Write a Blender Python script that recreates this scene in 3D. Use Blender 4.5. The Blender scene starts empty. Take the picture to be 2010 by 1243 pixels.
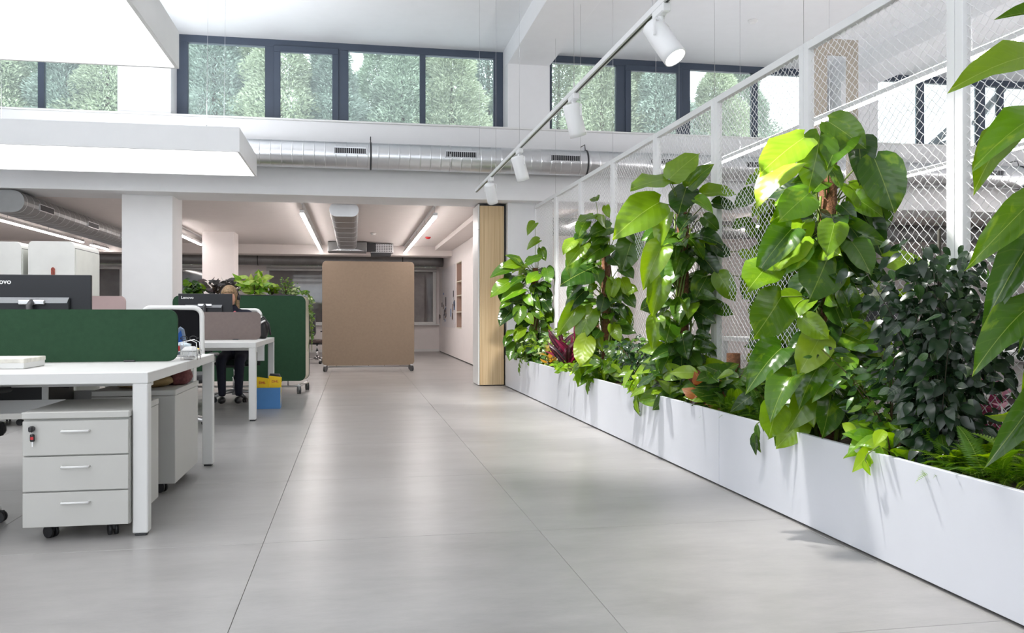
import bpy, bmesh, math, random
from mathutils import Vector, Matrix, Euler, noise

random.seed(7)
scene = bpy.context.scene
COL = scene.collection
PI = math.pi

# ------------------------------------------------------------------ camera, sky, exposure
cam_d = bpy.data.cameras.new('camera')
cam = bpy.data.objects.new('camera', cam_d)
COL.objects.link(cam)
cam_d.sensor_width = 36.0
cam_d.lens = 36.0 * 1680.0 / 2010.0
cam_d.shift_y = -3.1 / 2010.0
cam_d.clip_end = 200
cam.location = (0, 0, 1.0)
YAW = math.atan2(311, 1680)
cam.rotation_euler = (PI / 2, 0, -YAW)
scene.camera = cam

world = bpy.data.worlds.new('sky')
scene.world = world
world.use_nodes = True
bg = world.node_tree.nodes['Background']
bg.inputs[0].default_value = (0.88, 0.94, 1.0, 1)
bg.inputs[1].default_value = 3.7

scene.view_settings.view_transform = 'Standard'
scene.view_settings.look = 'None'
scene.view_settings.gamma = 1
scene.view_settings.use_curve_mapping = False
scene.view_settings.exposure = 0.0
try:
    scene.cycles.max_bounces = 8
    scene.cycles.diffuse_bounces = 5
    scene.cycles.transparent_max_bounces = 16
    scene.cycles.sample_clamp_indirect = 6
    scene.cycles.caustics_reflective = False
    scene.cycles.caustics_refractive = False
except Exception:
    pass

PANEL_LIGHT = 4.0      # emission of the big square luminaires
STRIP_LIGHT = 44.0     # emission of the thin strip lamps
SPOT_POWER = 235.0     # track spots (W)

# ------------------------------------------------------------------ materials
def srgb(r, g, b):
    f = lambda v: (v / 255) / 12.92 if v / 255 <= .04045 else ((v / 255 + .055) / 1.055) ** 2.4
    return (f(r), f(g), f(b), 1)

def nodes(name):
    m = bpy.data.materials.new(name)
    m.use_nodes = True
    nt = m.node_tree
    return m, nt, nt.nodes['Principled BSDF']

def mat(name, col, rough=.5, metal=0, var=.04, scale=6, bump=0, bscale=60, coat=0, spec=.5, coord='Object'):
    """plain surface with a little procedural mottling and optional fine relief"""
    m, nt, p = nodes(name)
    N, L = nt.nodes, nt.links
    tc = N.new('ShaderNodeTexCoord')
    no = N.new('ShaderNodeTexNoise'); no.inputs['Scale'].default_value = scale; no.inputs['Detail'].default_value = 4
    L.new(tc.outputs[coord], no.inputs['Vector'])
    r = N.new('ShaderNodeValToRGB')
    c = list(col)[:3]
    r.color_ramp.elements[0].position = .3; r.color_ramp.elements[1].position = .7
    r.color_ramp.elements[0].color = [max(0, v * (1 - var)) for v in c] + [1]
    r.color_ramp.elements[1].color = [min(1, v * (1 + var)) for v in c] + [1]
    L.new(no.outputs['Fac'], r.inputs['Fac'])
    L.new(r.outputs['Color'], p.inputs['Base Color'])
    p.inputs['Roughness'].default_value = rough
    p.inputs['Metallic'].default_value = metal
    p.inputs['Specular IOR Level'].default_value = spec
    p.inputs['Coat Weight'].default_value = coat
    if bump:
        n2 = N.new('ShaderNodeTexNoise'); n2.inputs['Scale'].default_value = bscale; n2.inputs['Detail'].default_value = 5
        L.new(tc.outputs[coord], n2.inputs['Vector'])
        b = N.new('ShaderNodeBump'); b.inputs['Strength'].default_value = bump; b.inputs['Distance'].default_value = .01
        L.new(n2.outputs['Fac'], b.inputs['Height']); L.new(b.outputs['Normal'], p.inputs['Normal'])
    return m

def emit(name, col, strength):
    m = bpy.data.materials.new(name); m.use_nodes = True
    nt = m.node_tree
    nt.nodes.remove(nt.nodes['Principled BSDF'])
    e = nt.nodes.new('ShaderNodeEmission')
    e.inputs[0].default_value = (*col, 1); e.inputs[1].default_value = strength
    nt.links.new(e.outputs[0], nt.nodes['Material Output'].inputs[0])
    return m

WALL = mat('white wall paint', (.84, .84, .85), .7, var=.012, bump=.05, bscale=120)
CEIL = mat('white ceiling paint', (.88, .885, .90), .8, var=.01)
PINKWALL = mat('warm white wall paint', (.85, .80, .785), .75, var=.015)
PINKCEIL = mat('warm ceiling paint', (.80, .745, .72), .8, var=.015)
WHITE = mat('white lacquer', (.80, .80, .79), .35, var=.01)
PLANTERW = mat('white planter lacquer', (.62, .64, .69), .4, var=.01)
DESKW = mat('white desk laminate', (.70, .70, .69), .4, var=.01)
PEDW = mat('white pedestal steel', (.52, .515, .49), .45, var=.015)
POWDER = mat('white powder coat', (.86, .865, .87), .4, var=.01)
FRAME = mat('anthracite window frame', srgb(66, 76, 92), .45, var=.05)
BLACK = mat('black plastic', (.012, .012, .014), .45, var=.1)
MESHB = mat('black chair mesh', (.008, .008, .01), .85, spec=.15)
DARK = mat('dark grey plastic', (.035, .036, .04), .5, var=.1)
MONITOR = mat('dark blue grey monitor shell', srgb(17, 20, 28), .5, var=.05)
GRILL = mat('monitor grille grey', srgb(176, 178, 182), .5, bump=.5, bscale=400)
GREEN = mat('green felt', srgb(44, 72, 52), .9, var=.06, scale=40, bump=.25, bscale=500, spec=.2)
TAUPE = mat('taupe fabric', srgb(148, 131, 114), .85, var=.04, scale=25, bump=.2, bscale=500, spec=.25)
MAUVE = mat('mauve grey felt', srgb(124, 112, 108), .9, var=.04, scale=40, bump=.2, bscale=500, spec=.2)
CREAM = mat('cream plywood edge', srgb(214, 206, 190), .6)
CHROME = mat('polished aluminium', (.72, .72, .73), .25, metal=1, var=.03)
ALU = mat('brushed aluminium', (.62, .62, .63), .38, metal=1, var=.05, bump=.1, bscale=200)
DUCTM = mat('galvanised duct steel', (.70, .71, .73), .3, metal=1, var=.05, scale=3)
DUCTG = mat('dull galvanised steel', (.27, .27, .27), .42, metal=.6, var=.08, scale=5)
DGRILL = mat('dark vent interior', (.03, .03, .035), .6)
RUBBER = mat('grey rubber', (.09, .09, .095), .6)
BLUEBOX = mat('blue storage plastic', srgb(72, 130, 190), .5)
YELLOW = mat('yellow shipping bag', srgb(246, 206, 16), .45, bump=.4, bscale=20)
REDM = mat('red plastic', srgb(200, 36, 44), .4)
BLUEM = mat('blue print', srgb(40, 120, 200), .5)
PAPER = mat('white paper', (.86, .86, .86), .8)
KRAFT = mat('brown wrapping paper', srgb(150, 126, 84), .7, var=.15, bump=.6, bscale=25)
CLOTHR = mat('dark red plaid cloth', srgb(112, 66, 66), .95, var=.5, scale=40)
SKIN = mat('skin', srgb(214, 164, 138), .5, var=.04, spec=.4)
HAIR = mat('dark blonde hair', srgb(136, 110, 80), .5, var=.5, scale=50, bump=.6, bscale=120)
NAVY = mat('navy cloth', srgb(22, 25, 42), .85, var=.12, scale=30, bump=.2, bscale=300)
SHOE = mat('black shoe leather', (.015, .015, .017), .35)
SOIL = mat('potting soil with pebbles', srgb(74, 62, 48), .95, var=.6, scale=60, bump=1, bscale=70)
TERRA = mat('moss pole fibre', srgb(112, 74, 48), .9, var=.4, scale=60, bump=1, bscale=160)
BARK = mat('brown bark', srgb(84, 66, 46), .9, var=.35, scale=20, bump=.8, bscale=80)
CANE = mat('bamboo cane', srgb(176, 130, 90), .6, var=.15, scale=30)
STEM = mat('green stem', srgb(104, 124, 48), .45, var=.2, scale=20)
ROOF = mat('neighbour roof sheet', (.80, .84, .88), .6)
GROUND = mat('exterior grass', srgb(104, 122, 80), .95, var=.3, scale=.4)

def floor_material():
    m, nt, p = nodes('grey porcelain floor tile')
    N, L = nt.nodes, nt.links
    g = N.new('ShaderNodeNewGeometry')
    mp = N.new('ShaderNodeMapping'); mp.inputs['Scale'].default_value = (.8, 1.8, 1)
    L.new(g.outputs['Position'], mp.inputs['Vector'])
    oi = N.new('ShaderNodeObjectInfo')
    ad = N.new('ShaderNodeVectorMath'); ad.operation = 'ADD'
    cx = N.new('ShaderNodeCombineXYZ'); mu = N.new('ShaderNodeMath'); mu.operation = 'MULTIPLY'; mu.inputs[1].default_value = 30
    L.new(oi.outputs['Random'], mu.inputs[0]); L.new(mu.outputs[0], cx.inputs['Z'])
    L.new(mp.outputs['Vector'], ad.inputs[0]); L.new(cx.outputs[0], ad.inputs[1])
    n1 = N.new('ShaderNodeTexNoise'); n1.inputs['Scale'].default_value = 1.6; n1.inputs['Detail'].default_value = 7; n1.inputs['Roughness'].default_value = .62
    L.new(ad.outputs[0], n1.inputs['Vector'])
    n2 = N.new('ShaderNodeTexNoise'); n2.inputs['Scale'].default_value = 9; n2.inputs['Detail'].default_value = 6; n2.inputs['Roughness'].default_value = .7
    L.new(ad.outputs[0], n2.inputs['Vector'])
    mx = N.new('ShaderNodeMix'); mx.inputs[0].default_value = .4
    L.new(n1.outputs['Fac'], mx.inputs[2]); L.new(n2.outputs['Fac'], mx.inputs[3])
    r = N.new('ShaderNodeValToRGB')
    r.color_ramp.elements[0].position = .34; r.color_ramp.elements[1].position = .66
    r.color_ramp.elements[0].color = (.29, .28, .273, 1)
    r.color_ramp.elements[1].color = (.405, .393, .385, 1)
    L.new(mx.outputs[0], r.inputs['Fac'])
    hs = N.new('ShaderNodeHueSaturation')
    vm = N.new('ShaderNodeMapRange'); vm.inputs['To Min'].default_value = .97; vm.inputs['To Max'].default_value = 1.03
    L.new(oi.outputs['Random'], vm.inputs['Value']); L.new(vm.outputs[0], hs.inputs['Value'])
    L.new(r.outputs['Color'], hs.inputs['Color']); L.new(hs.outputs['Color'], p.inputs['Base Color'])
    rr = N.new('ShaderNodeMapRange'); rr.inputs['To Min'].default_value = .24; rr.inputs['To Max'].default_value = .4
    L.new(n2.outputs['Fac'], rr.inputs['Value']); L.new(rr.outputs[0], p.inputs['Roughness'])
    b = N.new('ShaderNodeBump'); b.inputs['Strength'].default_value = .06; b.inputs['Distance'].default_value = .01
    L.new(n2.outputs['Fac'], b.inputs['Height']); L.new(b.outputs['Normal'], p.inputs['Normal'])
    return m
TILE = floor_material()
GROUT = mat('tile grout', (.27, .26, .25), .9)

def wood_material():
    m, nt, p = nodes('light oak veneer')
    N, L = nt.nodes, nt.links
    g = N.new('ShaderNodeNewGeometry')
    mp = N.new('ShaderNodeMapping'); mp.inputs['Scale'].default_value = (60, 60, .7)
    L.new(g.outputs['Position'], mp.inputs['Vector'])
    n = N.new('ShaderNodeTexNoise'); n.inputs['Scale'].default_value = 1.5; n.inputs['Detail'].default_value = 6
    L.new(mp.outputs['Vector'], n.inputs['Vector'])
    r = N.new('ShaderNodeValToRGB')
    r.color_ramp.elements[0].position = .35; r.color_ramp.elements[1].position = .7
    r.color_ramp.elements[0].color = srgb(196, 166, 124); r.color_ramp.elements[1].color = srgb(224, 200, 160)
    L.new(n.outputs['Fac'], r.inputs['Fac']); L.new(r.outputs['Color'], p.inputs['Base Color'])
    p.inputs['Roughness'].default_value = .5
    return m
OAK = wood_material()

def glass_material(name, tint, refl, rough=0.02, dark=None):
    m = bpy.data.materials.new(name); m.use_nodes = True
    nt = m.node_tree; N, L = nt.nodes, nt.links
    N.remove(N['Principled BSDF'])
    tr = N.new('ShaderNodeBsdfTransparent'); tr.inputs[0].default_value = (*tint, 1)
    gl = N.new('ShaderNodeBsdfGlossy'); gl.inputs['Roughness'].default_value = rough
    fr = N.new('ShaderNodeFresnel'); fr.inputs[0].default_value = refl
    mx = N.new('ShaderNodeMixShader')
    L.new(fr.outputs[0], mx.inputs[0]); L.new(tr.outputs[0], mx.inputs[1]); L.new(gl.outputs[0], mx.inputs[2])
    out = mx
    if dark:
        du = N.new('ShaderNodeBsdfTranslucent'); du.inputs[0].default_value = (.9, .95, .97, 1)
        m3 = N.new('ShaderNodeMixShader'); m3.inputs[0].default_value = dark
        L.new(mx.outputs[0], m3.inputs[1]); L.new(du.outputs[0], m3.inputs[2]); out = m3
    L.new(out.outputs[0], N['Material Output'].inputs[0])
    return m
GLASS = glass_material('clear window glass with painted haze', (.93, .97, .95), 1.45, dark=.07)  # translucent white share imitates haze and glare over the view outside
BOARDGLASS = mat('glass whiteboard', (.74, .70, .71), .28, var=.02, spec=.3)
DARKGLASS = mat('dark glossy window glass', (.16, .15, .15), .05, var=.3, scale=2, coat=.6)  # dark colour stands for the dim exterior behind the panes

def leaf_material(name, c_dark, c_mid, c_lime, varieg=.5, transl=.35, rough=.28, vein=(.55, .66, .16), lime_bias=0.0, ribs=22):
    """glossy leaf: midrib and side veins in leaf coordinates, variegation by noise, colour shift per leaf"""
    m = bpy.data.materials.new(name); m.use_nodes = True
    nt = m.node_tree; N, L = nt.nodes, nt.links
    p = N['Principled BSDF']
    tc = N.new('ShaderNodeTexCoord'); oi = N.new('ShaderNodeObjectInfo')
    sp = N.new('ShaderNodeSeparateXYZ'); L.new(tc.outputs['Object'], sp.inputs[0])
    def M(op, a=None, b=None, va=0, vb=0):
        n = N.new('ShaderNodeMath'); n.operation = op
        n.inputs[0].default_value = va; n.inputs[1].default_value = vb
        if a is not None: L.new(a, n.inputs[0])
        if b is not None: L.new(b, n.inputs[1])
        return n.outputs[0]
    ax = M('ABSOLUTE', sp.outputs['X'])
    mid = M('LESS_THAN', ax, None, vb=.007)
    s = M('SUBTRACT', sp.outputs['Y'], M('MULTIPLY', ax, None, vb=.75))
    w = M('SINE', M('MULTIPLY', s, None, vb=float(ribs) * 2))
    side = M('MULTIPLY', M('GREATER_THAN', w, None, vb=.95), None, vb=.10)
    veins = M('MAXIMUM', mid, side)
    n = N.new('ShaderNodeTexNoise'); n.inputs['Scale'].default_value = 3.2; n.inputs['Detail'].default_value = 5; n.inputs['Distortion'].default_value = .6
    off = N.new('ShaderNodeVectorMath'); off.operation = 'ADD'
    cb = N.new('ShaderNodeCombineXYZ'); rm = M('MULTIPLY', oi.outputs['Random'], None, vb=57)
    L.new(rm, cb.inputs['X']); L.new(rm, cb.inputs['Z'])
    mp = N.new('ShaderNodeMapping'); mp.inputs['Scale'].default_value = (1.6, .8, 1)
    L.new(tc.outputs['Object'], mp.inputs['Vector']); L.new(mp.outputs[0], off.inputs[0]); L.new(cb.outputs[0], off.inputs[1])
    L.new(off.outputs[0], n.inputs['Vector'])
    cr = N.new('ShaderNodeValToRGB')
    e = cr.color_ramp.elements
    e[0].position = .56; e[0].color = (0, 0, 0, 1); e[1].position = .66; e[1].color = (1, 1, 1, 1)
    L.new(n.outputs['Fac'], cr.inputs['Fac'])
    vf = M('MULTIPLY', cr.outputs['Color'], None, vb=varieg)
    base = N.new('ShaderNodeValToRGB')
    b = base.color_ramp.elements
    b[0].position = 0; b[0].color = (*c_dark, 1); b[1].position = 1; b[1].color = (*c_lime, 1)
    x = b.new(.5); x.color = (*c_mid, 1)
    rnd = M('ADD', oi.outputs['Random'], None, vb=lime_bias)
    L.new(rnd, base.inputs['Fac'])
    m1 = N.new('ShaderNodeMix'); m1.data_type = 'RGBA'
    L.new(vf, m1.inputs[0]); L.new(base.outputs[0], m1.inputs[6]); m1.inputs[7].default_value = (*c_lime, 1)
    m2 = N.new('ShaderNodeMix'); m2.data_type = 'RGBA'
    vm = M('MULTIPLY', veins, None, vb=.3)
    L.new(vm, m2.inputs[0]); L.new(m1.outputs[2], m2.inputs[6]); m2.inputs[7].default_value = (*vein, 1)
    L.new(m2.outputs[2], p.inputs['Base Color'])
    p.inputs['Roughness'].default_value = rough
    p.inputs['Specular IOR Level'].default_value = .55
    bp = N.new('ShaderNodeBump'); bp.inputs['Strength'].default_value = .045; bp.inputs['Distance'].default_value = .02
    L.new(M('ADD', w, mid), bp.inputs['Height']); L.new(bp.outputs[0], p.inputs['Normal'])
    t = N.new('ShaderNodeBsdfTranslucent')
    hs = N.new('ShaderNodeHueSaturation'); hs.inputs['Value'].default_value = 1.7; hs.inputs['Saturation'].default_value = 1.1; hs.inputs['Hue'].default_value = .485
    L.new(m2.outputs[2], hs.inputs['Color']); L.new(hs.outputs[0], t.inputs['Color'])
    ms = N.new('ShaderNodeMixShader'); ms.inputs[0].default_value = transl
    L.new(p.outputs[0], ms.inputs[1]); L.new(t.outputs[0], ms.inputs[2])
    L.new(ms.outputs[0], N['Material Output'].inputs[0])
    return m

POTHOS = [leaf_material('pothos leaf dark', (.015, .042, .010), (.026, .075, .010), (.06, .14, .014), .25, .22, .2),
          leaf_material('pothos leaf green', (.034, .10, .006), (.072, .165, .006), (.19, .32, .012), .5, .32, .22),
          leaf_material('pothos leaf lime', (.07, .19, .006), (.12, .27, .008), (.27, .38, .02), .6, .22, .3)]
FICUS = leaf_material('fig leaf dark', (.008, .022, .010), (.015, .045, .014), (.05, .13, .02), .1, .15, .25, vein=(.2, .3, .12))
FICUSL = leaf_material('fig leaf green', (.02, .07, .012), (.05, .15, .015), (.2, .34, .04), .3, .3, .3)
VARIEG = leaf_material('cream edged leaf', (.04, .14, .02), (.09, .22, .03), (.62, .66, .38), .8, .3, .35)
LIME = leaf_material('lime leaf', (.13, .32, .012), (.22, .42, .012), (.38, .55, .025), .3, .45, .35)
FERN = leaf_material('fern leaf', (.04, .12, .006), (.09, .21, .008), (.2, .36, .015), .2, .4, .45)
CROTON = leaf_material('croton leaf', (.05, .016, .012), (.11, .028, .012), (.34, .12, .03), .25, .2, .25, vein=(.75, .55, .08), ribs=30)
CROTONY = leaf_material('yellow croton leaf', (.10, .12, .01), (.50, .28, .01), (.75, .36, .01), .6, .3, .3, vein=(.8, .6, .05), ribs=30)
CORDY = leaf_material('cordyline leaf', (.018, .008, .012), (.05, .010, .018), (.30, .02, .07), .3, .3, .25, vein=(.5, .1, .15), ribs=6)
PURPLE = leaf_material('dark purple leaf', (.02, .022, .02), (.035, .03, .032), (.08, .05, .05), .2, .1, .35, vein=(.15, .12, .1))
PINK = leaf_material('pink flower', (.18, .02, .06), (.28, .04, .10), (.4, .1, .18), .3, .3, .5)
FOLI = [mat('conifer foliage hazed %d' % i, c, .9, var=.3, scale=1.5, coord='Generated') for i, c in enumerate(((.40, .47, .37), (.47, .52, .37), (.36, .43, .37)))]  # outdoor haze is put into these pale foliage colours

# ------------------------------------------------------------------ mesh builder
class B:
    """collects shapes of ONE mesh object"""
    def __init__(self): self.bm = bmesh.new(); self.mi = 0
    def _mark(self, faces):
        for f in faces: f.material_index = self.mi
    def box(self, x0, x1, y0, y1, z0, z1, bev=0, seg=1):
        n0 = set(self.bm.verts)
        r = bmesh.ops.create_cube(self.bm, size=1)
        sx, sy, sz = x1 - x0, y1 - y0, z1 - z0
        for v in r['verts']:
            v.co = Vector(((x0 + x1) / 2 + v.co.x * sx, (y0 + y1) / 2 + v.co.y * sy, (z0 + z1) / 2 + v.co.z * sz))
        fs = set(f for v in r['verts'] for f in v.link_faces)
        self._mark(fs)
        if bev:
            es = list(set(e for v in r['verts'] for e in v.link_edges))
            bmesh.ops.bevel(self.bm, geom=es, offset=bev, segments=seg, affect='EDGES', profile=.5, material=-1)
        return self
    def cyl(self, p0, p1, r0, r1=None, seg=12, caps=True):
        r1 = r0 if r1 is None else r1
        p0, p1 = Vector(p0), Vector(p1)
        d = (p1 - p0)
        q = d.to_track_quat('Z', 'Y') if d.length > 1e-9 else Euler((0, 0, 0)).to_quaternion()
        a, b = [], []
        for i in range(seg):
            t = 2 * PI * i / seg
            o = Vector((math.cos(t), math.sin(t), 0))
            a.append(self.bm.verts.new(p0 + q @ (o * r0))); b.append(self.bm.verts.new(p1 + q @ (o * r1)))
        fs = []
        for i in range(seg):
            j = (i + 1) % seg
            fs.append(self.bm.faces.new((a[i], a[j], b[j], b[i])))
        for f in fs: f.smooth = True
        if caps:
            if r0 > 1e-6: fs.append(self.bm.faces.new(a[::-1]))
            if r1 > 1e-6: fs.append(self.bm.faces.new(b))
        self._mark(fs)
        return self
    def tube(self, pts, r, seg=6, r1=None):
        pts = [Vector(p) for p in pts]
        n = len(pts); rings = []
        up = Vector((0, 0, 1)); prev = None
        for i, p in enumerate(pts):
            d = (pts[min(i + 1, n - 1)] - pts[max(i - 1, 0)]).normalized()
            a = d.cross(prev if prev is not None else (up if abs(d.z) < .9 else Vector((1, 0, 0))))
            if prev is not None:
                nrm = (prev - d * prev.dot(d)).normalized()
            else:
                nrm = a.normalized()
            prev = nrm
            bi = d.cross(nrm)
            rr = r if r1 is None else r + (r1 - r) * i / max(1, n - 1)
            rings.append([self.bm.verts.new(p + (nrm * math.cos(2 * PI * k / seg) + bi * math.sin(2 * PI * k / seg)) * rr) for k in range(seg)])
        fs = []
        for i in range(n - 1):
            for k in range(seg):
                j = (k + 1) % seg
                fs.append(self.bm.faces.new((rings[i][k], rings[i][j], rings[i + 1][j], rings[i + 1][k])))
        for f in fs: f.smooth = seg > 4
        fs.append(self.bm.faces.new(rings[0][::-1])); fs.append(self.bm.faces.new(rings[-1]))
        self._mark(fs)
        return self
    def lathe(self, prof, c=(0, 0, 0), axis='Z', seg=20, ang=None):
        """profile of (radius, height) about an axis"""
        c = Vector(c)
        def P(r, h, t):
            x, y = r * math.cos(t), r * math.sin(t)
            return c + (Vector((x, y, h)) if axis == 'Z' else Vector((h, x, y)) if axis == 'X' else Vector((y, h, x)))
        rings = []
        for r, h in prof:
            rings.append([self.bm.verts.new(P(max(r, 1e-4), h, 2 * PI * k / seg)) for k in range(seg)])
        fs = []
        for i in range(len(prof) - 1):
            for k in range(seg):
                j = (k + 1) % seg
                fs.append(self.bm.faces.new((rings[i][k], rings[i][j], rings[i + 1][j], rings[i + 1][k])))
        for f in fs: f.smooth = True
        self._mark(fs)
        return self
    def prism(self, pts2, plane, a0, a1, bev=0):
        """outline in a plane ('XZ','XY','YZ') extruded between a0 and a1"""
        def P(u, v, w):
            return {'XZ': (u, w, v), 'XY': (u, v, w), 'YZ': (w, u, v)}[plane]
        lo = [self.bm.verts.new(P(u, v, a0)) for u, v in pts2]
        hi = [self.bm.verts.new(P(u, v, a1)) for u, v in pts2]
        n = len(pts2)
        f0 = self.bm.faces.new(lo[::-1]); f1 = self.bm.faces.new(hi)
        fs = [f0, f1]
        for i in range(n):
            j = (i + 1) % n
            fs.append(self.bm.faces.new((lo[i], lo[j], hi[j], hi[i])))
        self._mark(fs)
        if bev:
            es = list(set(f0.edges) | set(f1.edges))
            bmesh.ops.bevel(self.bm, geom=es, offset=bev, segments=2, affect='EDGES', profile=.5, material=-1)
        return self
    def quads(self, vs, fcs):
        v = [self.bm.verts.new(p) for p in vs]
        self._mark([self.bm.faces.new([v[i] for i in f]) for f in fcs])
        return self
    def sphere(self, c, r, sx=1, sy=1, sz=1, u=14, v=9):
        q = bmesh.ops.create_uvsphere(self.bm, u_segments=u, v_segments=v, radius=r)
        for w in q['verts']: w.co = Vector((c[0] + w.co.x * sx, c[1] + w.co.y * sy, c[2] + w.co.z * sz))
        fs = set(f for w in q['verts'] for f in w.link_faces)
        for f in fs: f.smooth = True
        self._mark(fs)
        return self
    def mesh(self, name, mats, recalc=True):
        if recalc: bmesh.ops.recalc_face_normals(self.bm, faces=self.bm.faces)
        me = bpy.data.meshes.new(name)
        self.bm.to_mesh(me); self.bm.free()
        for m in (mats if isinstance(mats, (list, tuple)) else [mats]): me.materials.append(m)
        return me
    def put(self, name, mats, parent=None, loc=(0, 0, 0), rz=0, label=None, kind=None, recalc=True, **tags):
        return place(name, self.mesh(name, mats, recalc), parent, loc, rz, label, kind, **tags)

def place(name, me, parent=None, loc=(0, 0, 0), rz=0, label=None, kind=None, cat=None, group=None):
    o = bpy.data.objects.new(name, me)
    COL.objects.link(o)
    o.location = loc
    if rz: o.rotation_euler = (0, 0, rz)
    if parent is not None: o.parent = parent
    tag(o, label, cat, group, kind)
    return o

def tag(o, label=None, cat=None, group=None, kind=None):
    if label: o['label'] = label
    if cat: o['category'] = cat
    if group: o['group'] = group
    if kind: o['kind'] = kind
    return o

def thing(name, label, cat, loc=(0, 0, 0), rz=0, group=None, kind=None):
    o = bpy.data.objects.new(name, None)
    COL.objects.link(o)
    o.empty_display_size = .1
    o.location = loc; o.rotation_euler = (0, 0, rz)
    return tag(o, label, cat, group, kind)

def copy_tree(o, parent=None):
    c = o.copy(); COL.objects.link(c); c.parent = parent
    for ch in list(o.children): copy_tree(ch, c)
    return c

def rrect(x0, x1, z0, z1, r, n=6):
    pts = []
    for cx, cz, a in ((x1 - r, z1 - r, 0), (x0 + r, z1 - r, 90), (x0 + r, z0 + r, 180), (x1 - r, z0 + r, 270)):
        for k in range(n + 1):
            t = math.radians(a + 90 * k / n)
            pts.append((cx + r * math.cos(t), cz + r * math.sin(t)))
    return pts

def structure(name): return thing(name, None, None, kind='structure')

def text_mesh(body, size, depth=.001):
    cu = bpy.data.curves.new('lettering', 'FONT'); cu.body = body; cu.size = size; cu.extrude = depth; cu.offset = size * .012
    t = bpy.data.objects.new('lettering', cu); COL.objects.link(t)
    bpy.context.view_layer.update()
    me = bpy.data.meshes.new_from_object(t.evaluated_get(bpy.context.evaluated_depsgraph_get()))
    bpy.data.objects.remove(t)
    return me

# ------------------------------------------------------------------ the setting
# floor: tiles as pieces on a grout bed
HB = 4.77      # hall ceiling
LB = 2.62      # ceiling of the rooms behind
floor = B().box(-9, 14, -6, 23.6, -.12, -.004).put('floor', GROUT, kind='structure')
TX, TY = 1.236, 1.4255
tile_me = B().box(-TX / 2 + .0009, TX / 2 - .0009, -TY / 2 + .0009, TY / 2 - .0009, -.01, 0, bev=.0012).mesh('tile', TILE)
near_me = tile_me
for i in range(-4, 6):
    for j in range(0, 12):
        place('tile', tile_me, floor, (-.389 + TX * (i + .5), 3.884 + TY * (j - 2 + .5), 0))
x0t, x1t = -.389 - 4 * TX, -.389 + 6 * TX
y0t, y1t = 3.884 - 2 * TY, 3.884 + 10 * TY
far = B()
for i in range(-7, 12):
    for j in range(-7, 15):
        cx, cy = -.389 + TX * (i + .5), 3.884 + TY * (j + .5)
        if x0t < cx < x1t and y0t < cy < y1t: continue
        if not (-9 + TX / 2 < cx < 14 - TX / 2 and -6 + TY / 2 < cy < 23.7): continue
        far.box(cx - TX / 2 + .0009, cx + TX / 2 - .0009, cy - TY / 2 + .0009, cy + TY / 2 - .0009, -.01, 0)
far.put('far_tiles', TILE, floor, kind='stuff')

ceiling = B().box(-9.2, 14.2, -6.2, 12.4, HB, HB + .3).put('ceiling', CEIL, kind='structure')
for i, (xa, xb) in enumerate(((-2.98, -2.33), (2.11, 2.71), (7.19, 7.8))):
    B().box(xa, xb, -6, 12.3, 4.5, HB + .02, bev=.004).put('ceiling_beam', CEIL, kind='structure')
# soffit ceiling of the rooms behind, opens on the hall
lowc = B().box(-9.2, 14.2, 12.38, 23.8, LB, LB + .25).put('ceiling_low', PINKCEIL, kind='structure')
# upper wall band (fascia) with its sill ledge
B().box(-9.2, 14.2, 11.6, 12.4, 2.58, 3.56, bev=.004).put('wall_fascia', WALL, kind='structure')
B().box(-9.2, 14.2, 11.585, 12.4, 3.56, 3.585, bev=.003).put('trim_1', WHITE, kind='structure')
# columns
for k, (xa, xb, ya, yb, z0, z1, m) in enumerate((
        (-2.98, -2.33, 11.72, 12.3, 3.58, 4.5, WALL), (2.11, 2.71, 11.72, 12.3, 3.58, 4.5, WALL), (7.19, 7.8, 11.72, 12.3, 3.58, 4.5, WALL),
        (-2.985, -2.355, 11.95, 12.6, 0, 2.62, WALL), (7.19, 7.8, 11.95, 12.6, 0, 2.62, WALL),
        (-2.885, -2.285, 17.4, 17.98, 0, 2.66, PINKWALL))):
    B().box(xa, xb, ya, yb, z0, z1, bev=.004).put('column', m, kind='structure')
B().box(2.13, 2.78, 11.84, 12.38, 0, 2.62, bev=.004).put('column', WALL, kind='structure')
# outer walls
B().box(-9.2, -9, -6, 23.6, -.1, 4.9).put('wall_left', WALL, kind='structure')
B().box(14, 14.2, -6, 23.6, -.1, 4.9).put('wall_right', WALL, kind='structure')
w = B()
w.box(-9.2, 14.2, -6.2, -6, -.1, .5); w.box(-9.2, 14.2, -6.2, -6, 4.3, 4.9)
for k in range(7):
    xx = -9.2 + k * 3.83; w.box(xx, xx + (.4 if k < 3 else 3.84), -6.2, -6, .5, 4.3)  # unseen wall; right bays closed to keep that side of the hall darker
w.put('wall_front', WALL, kind='structure')
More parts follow.
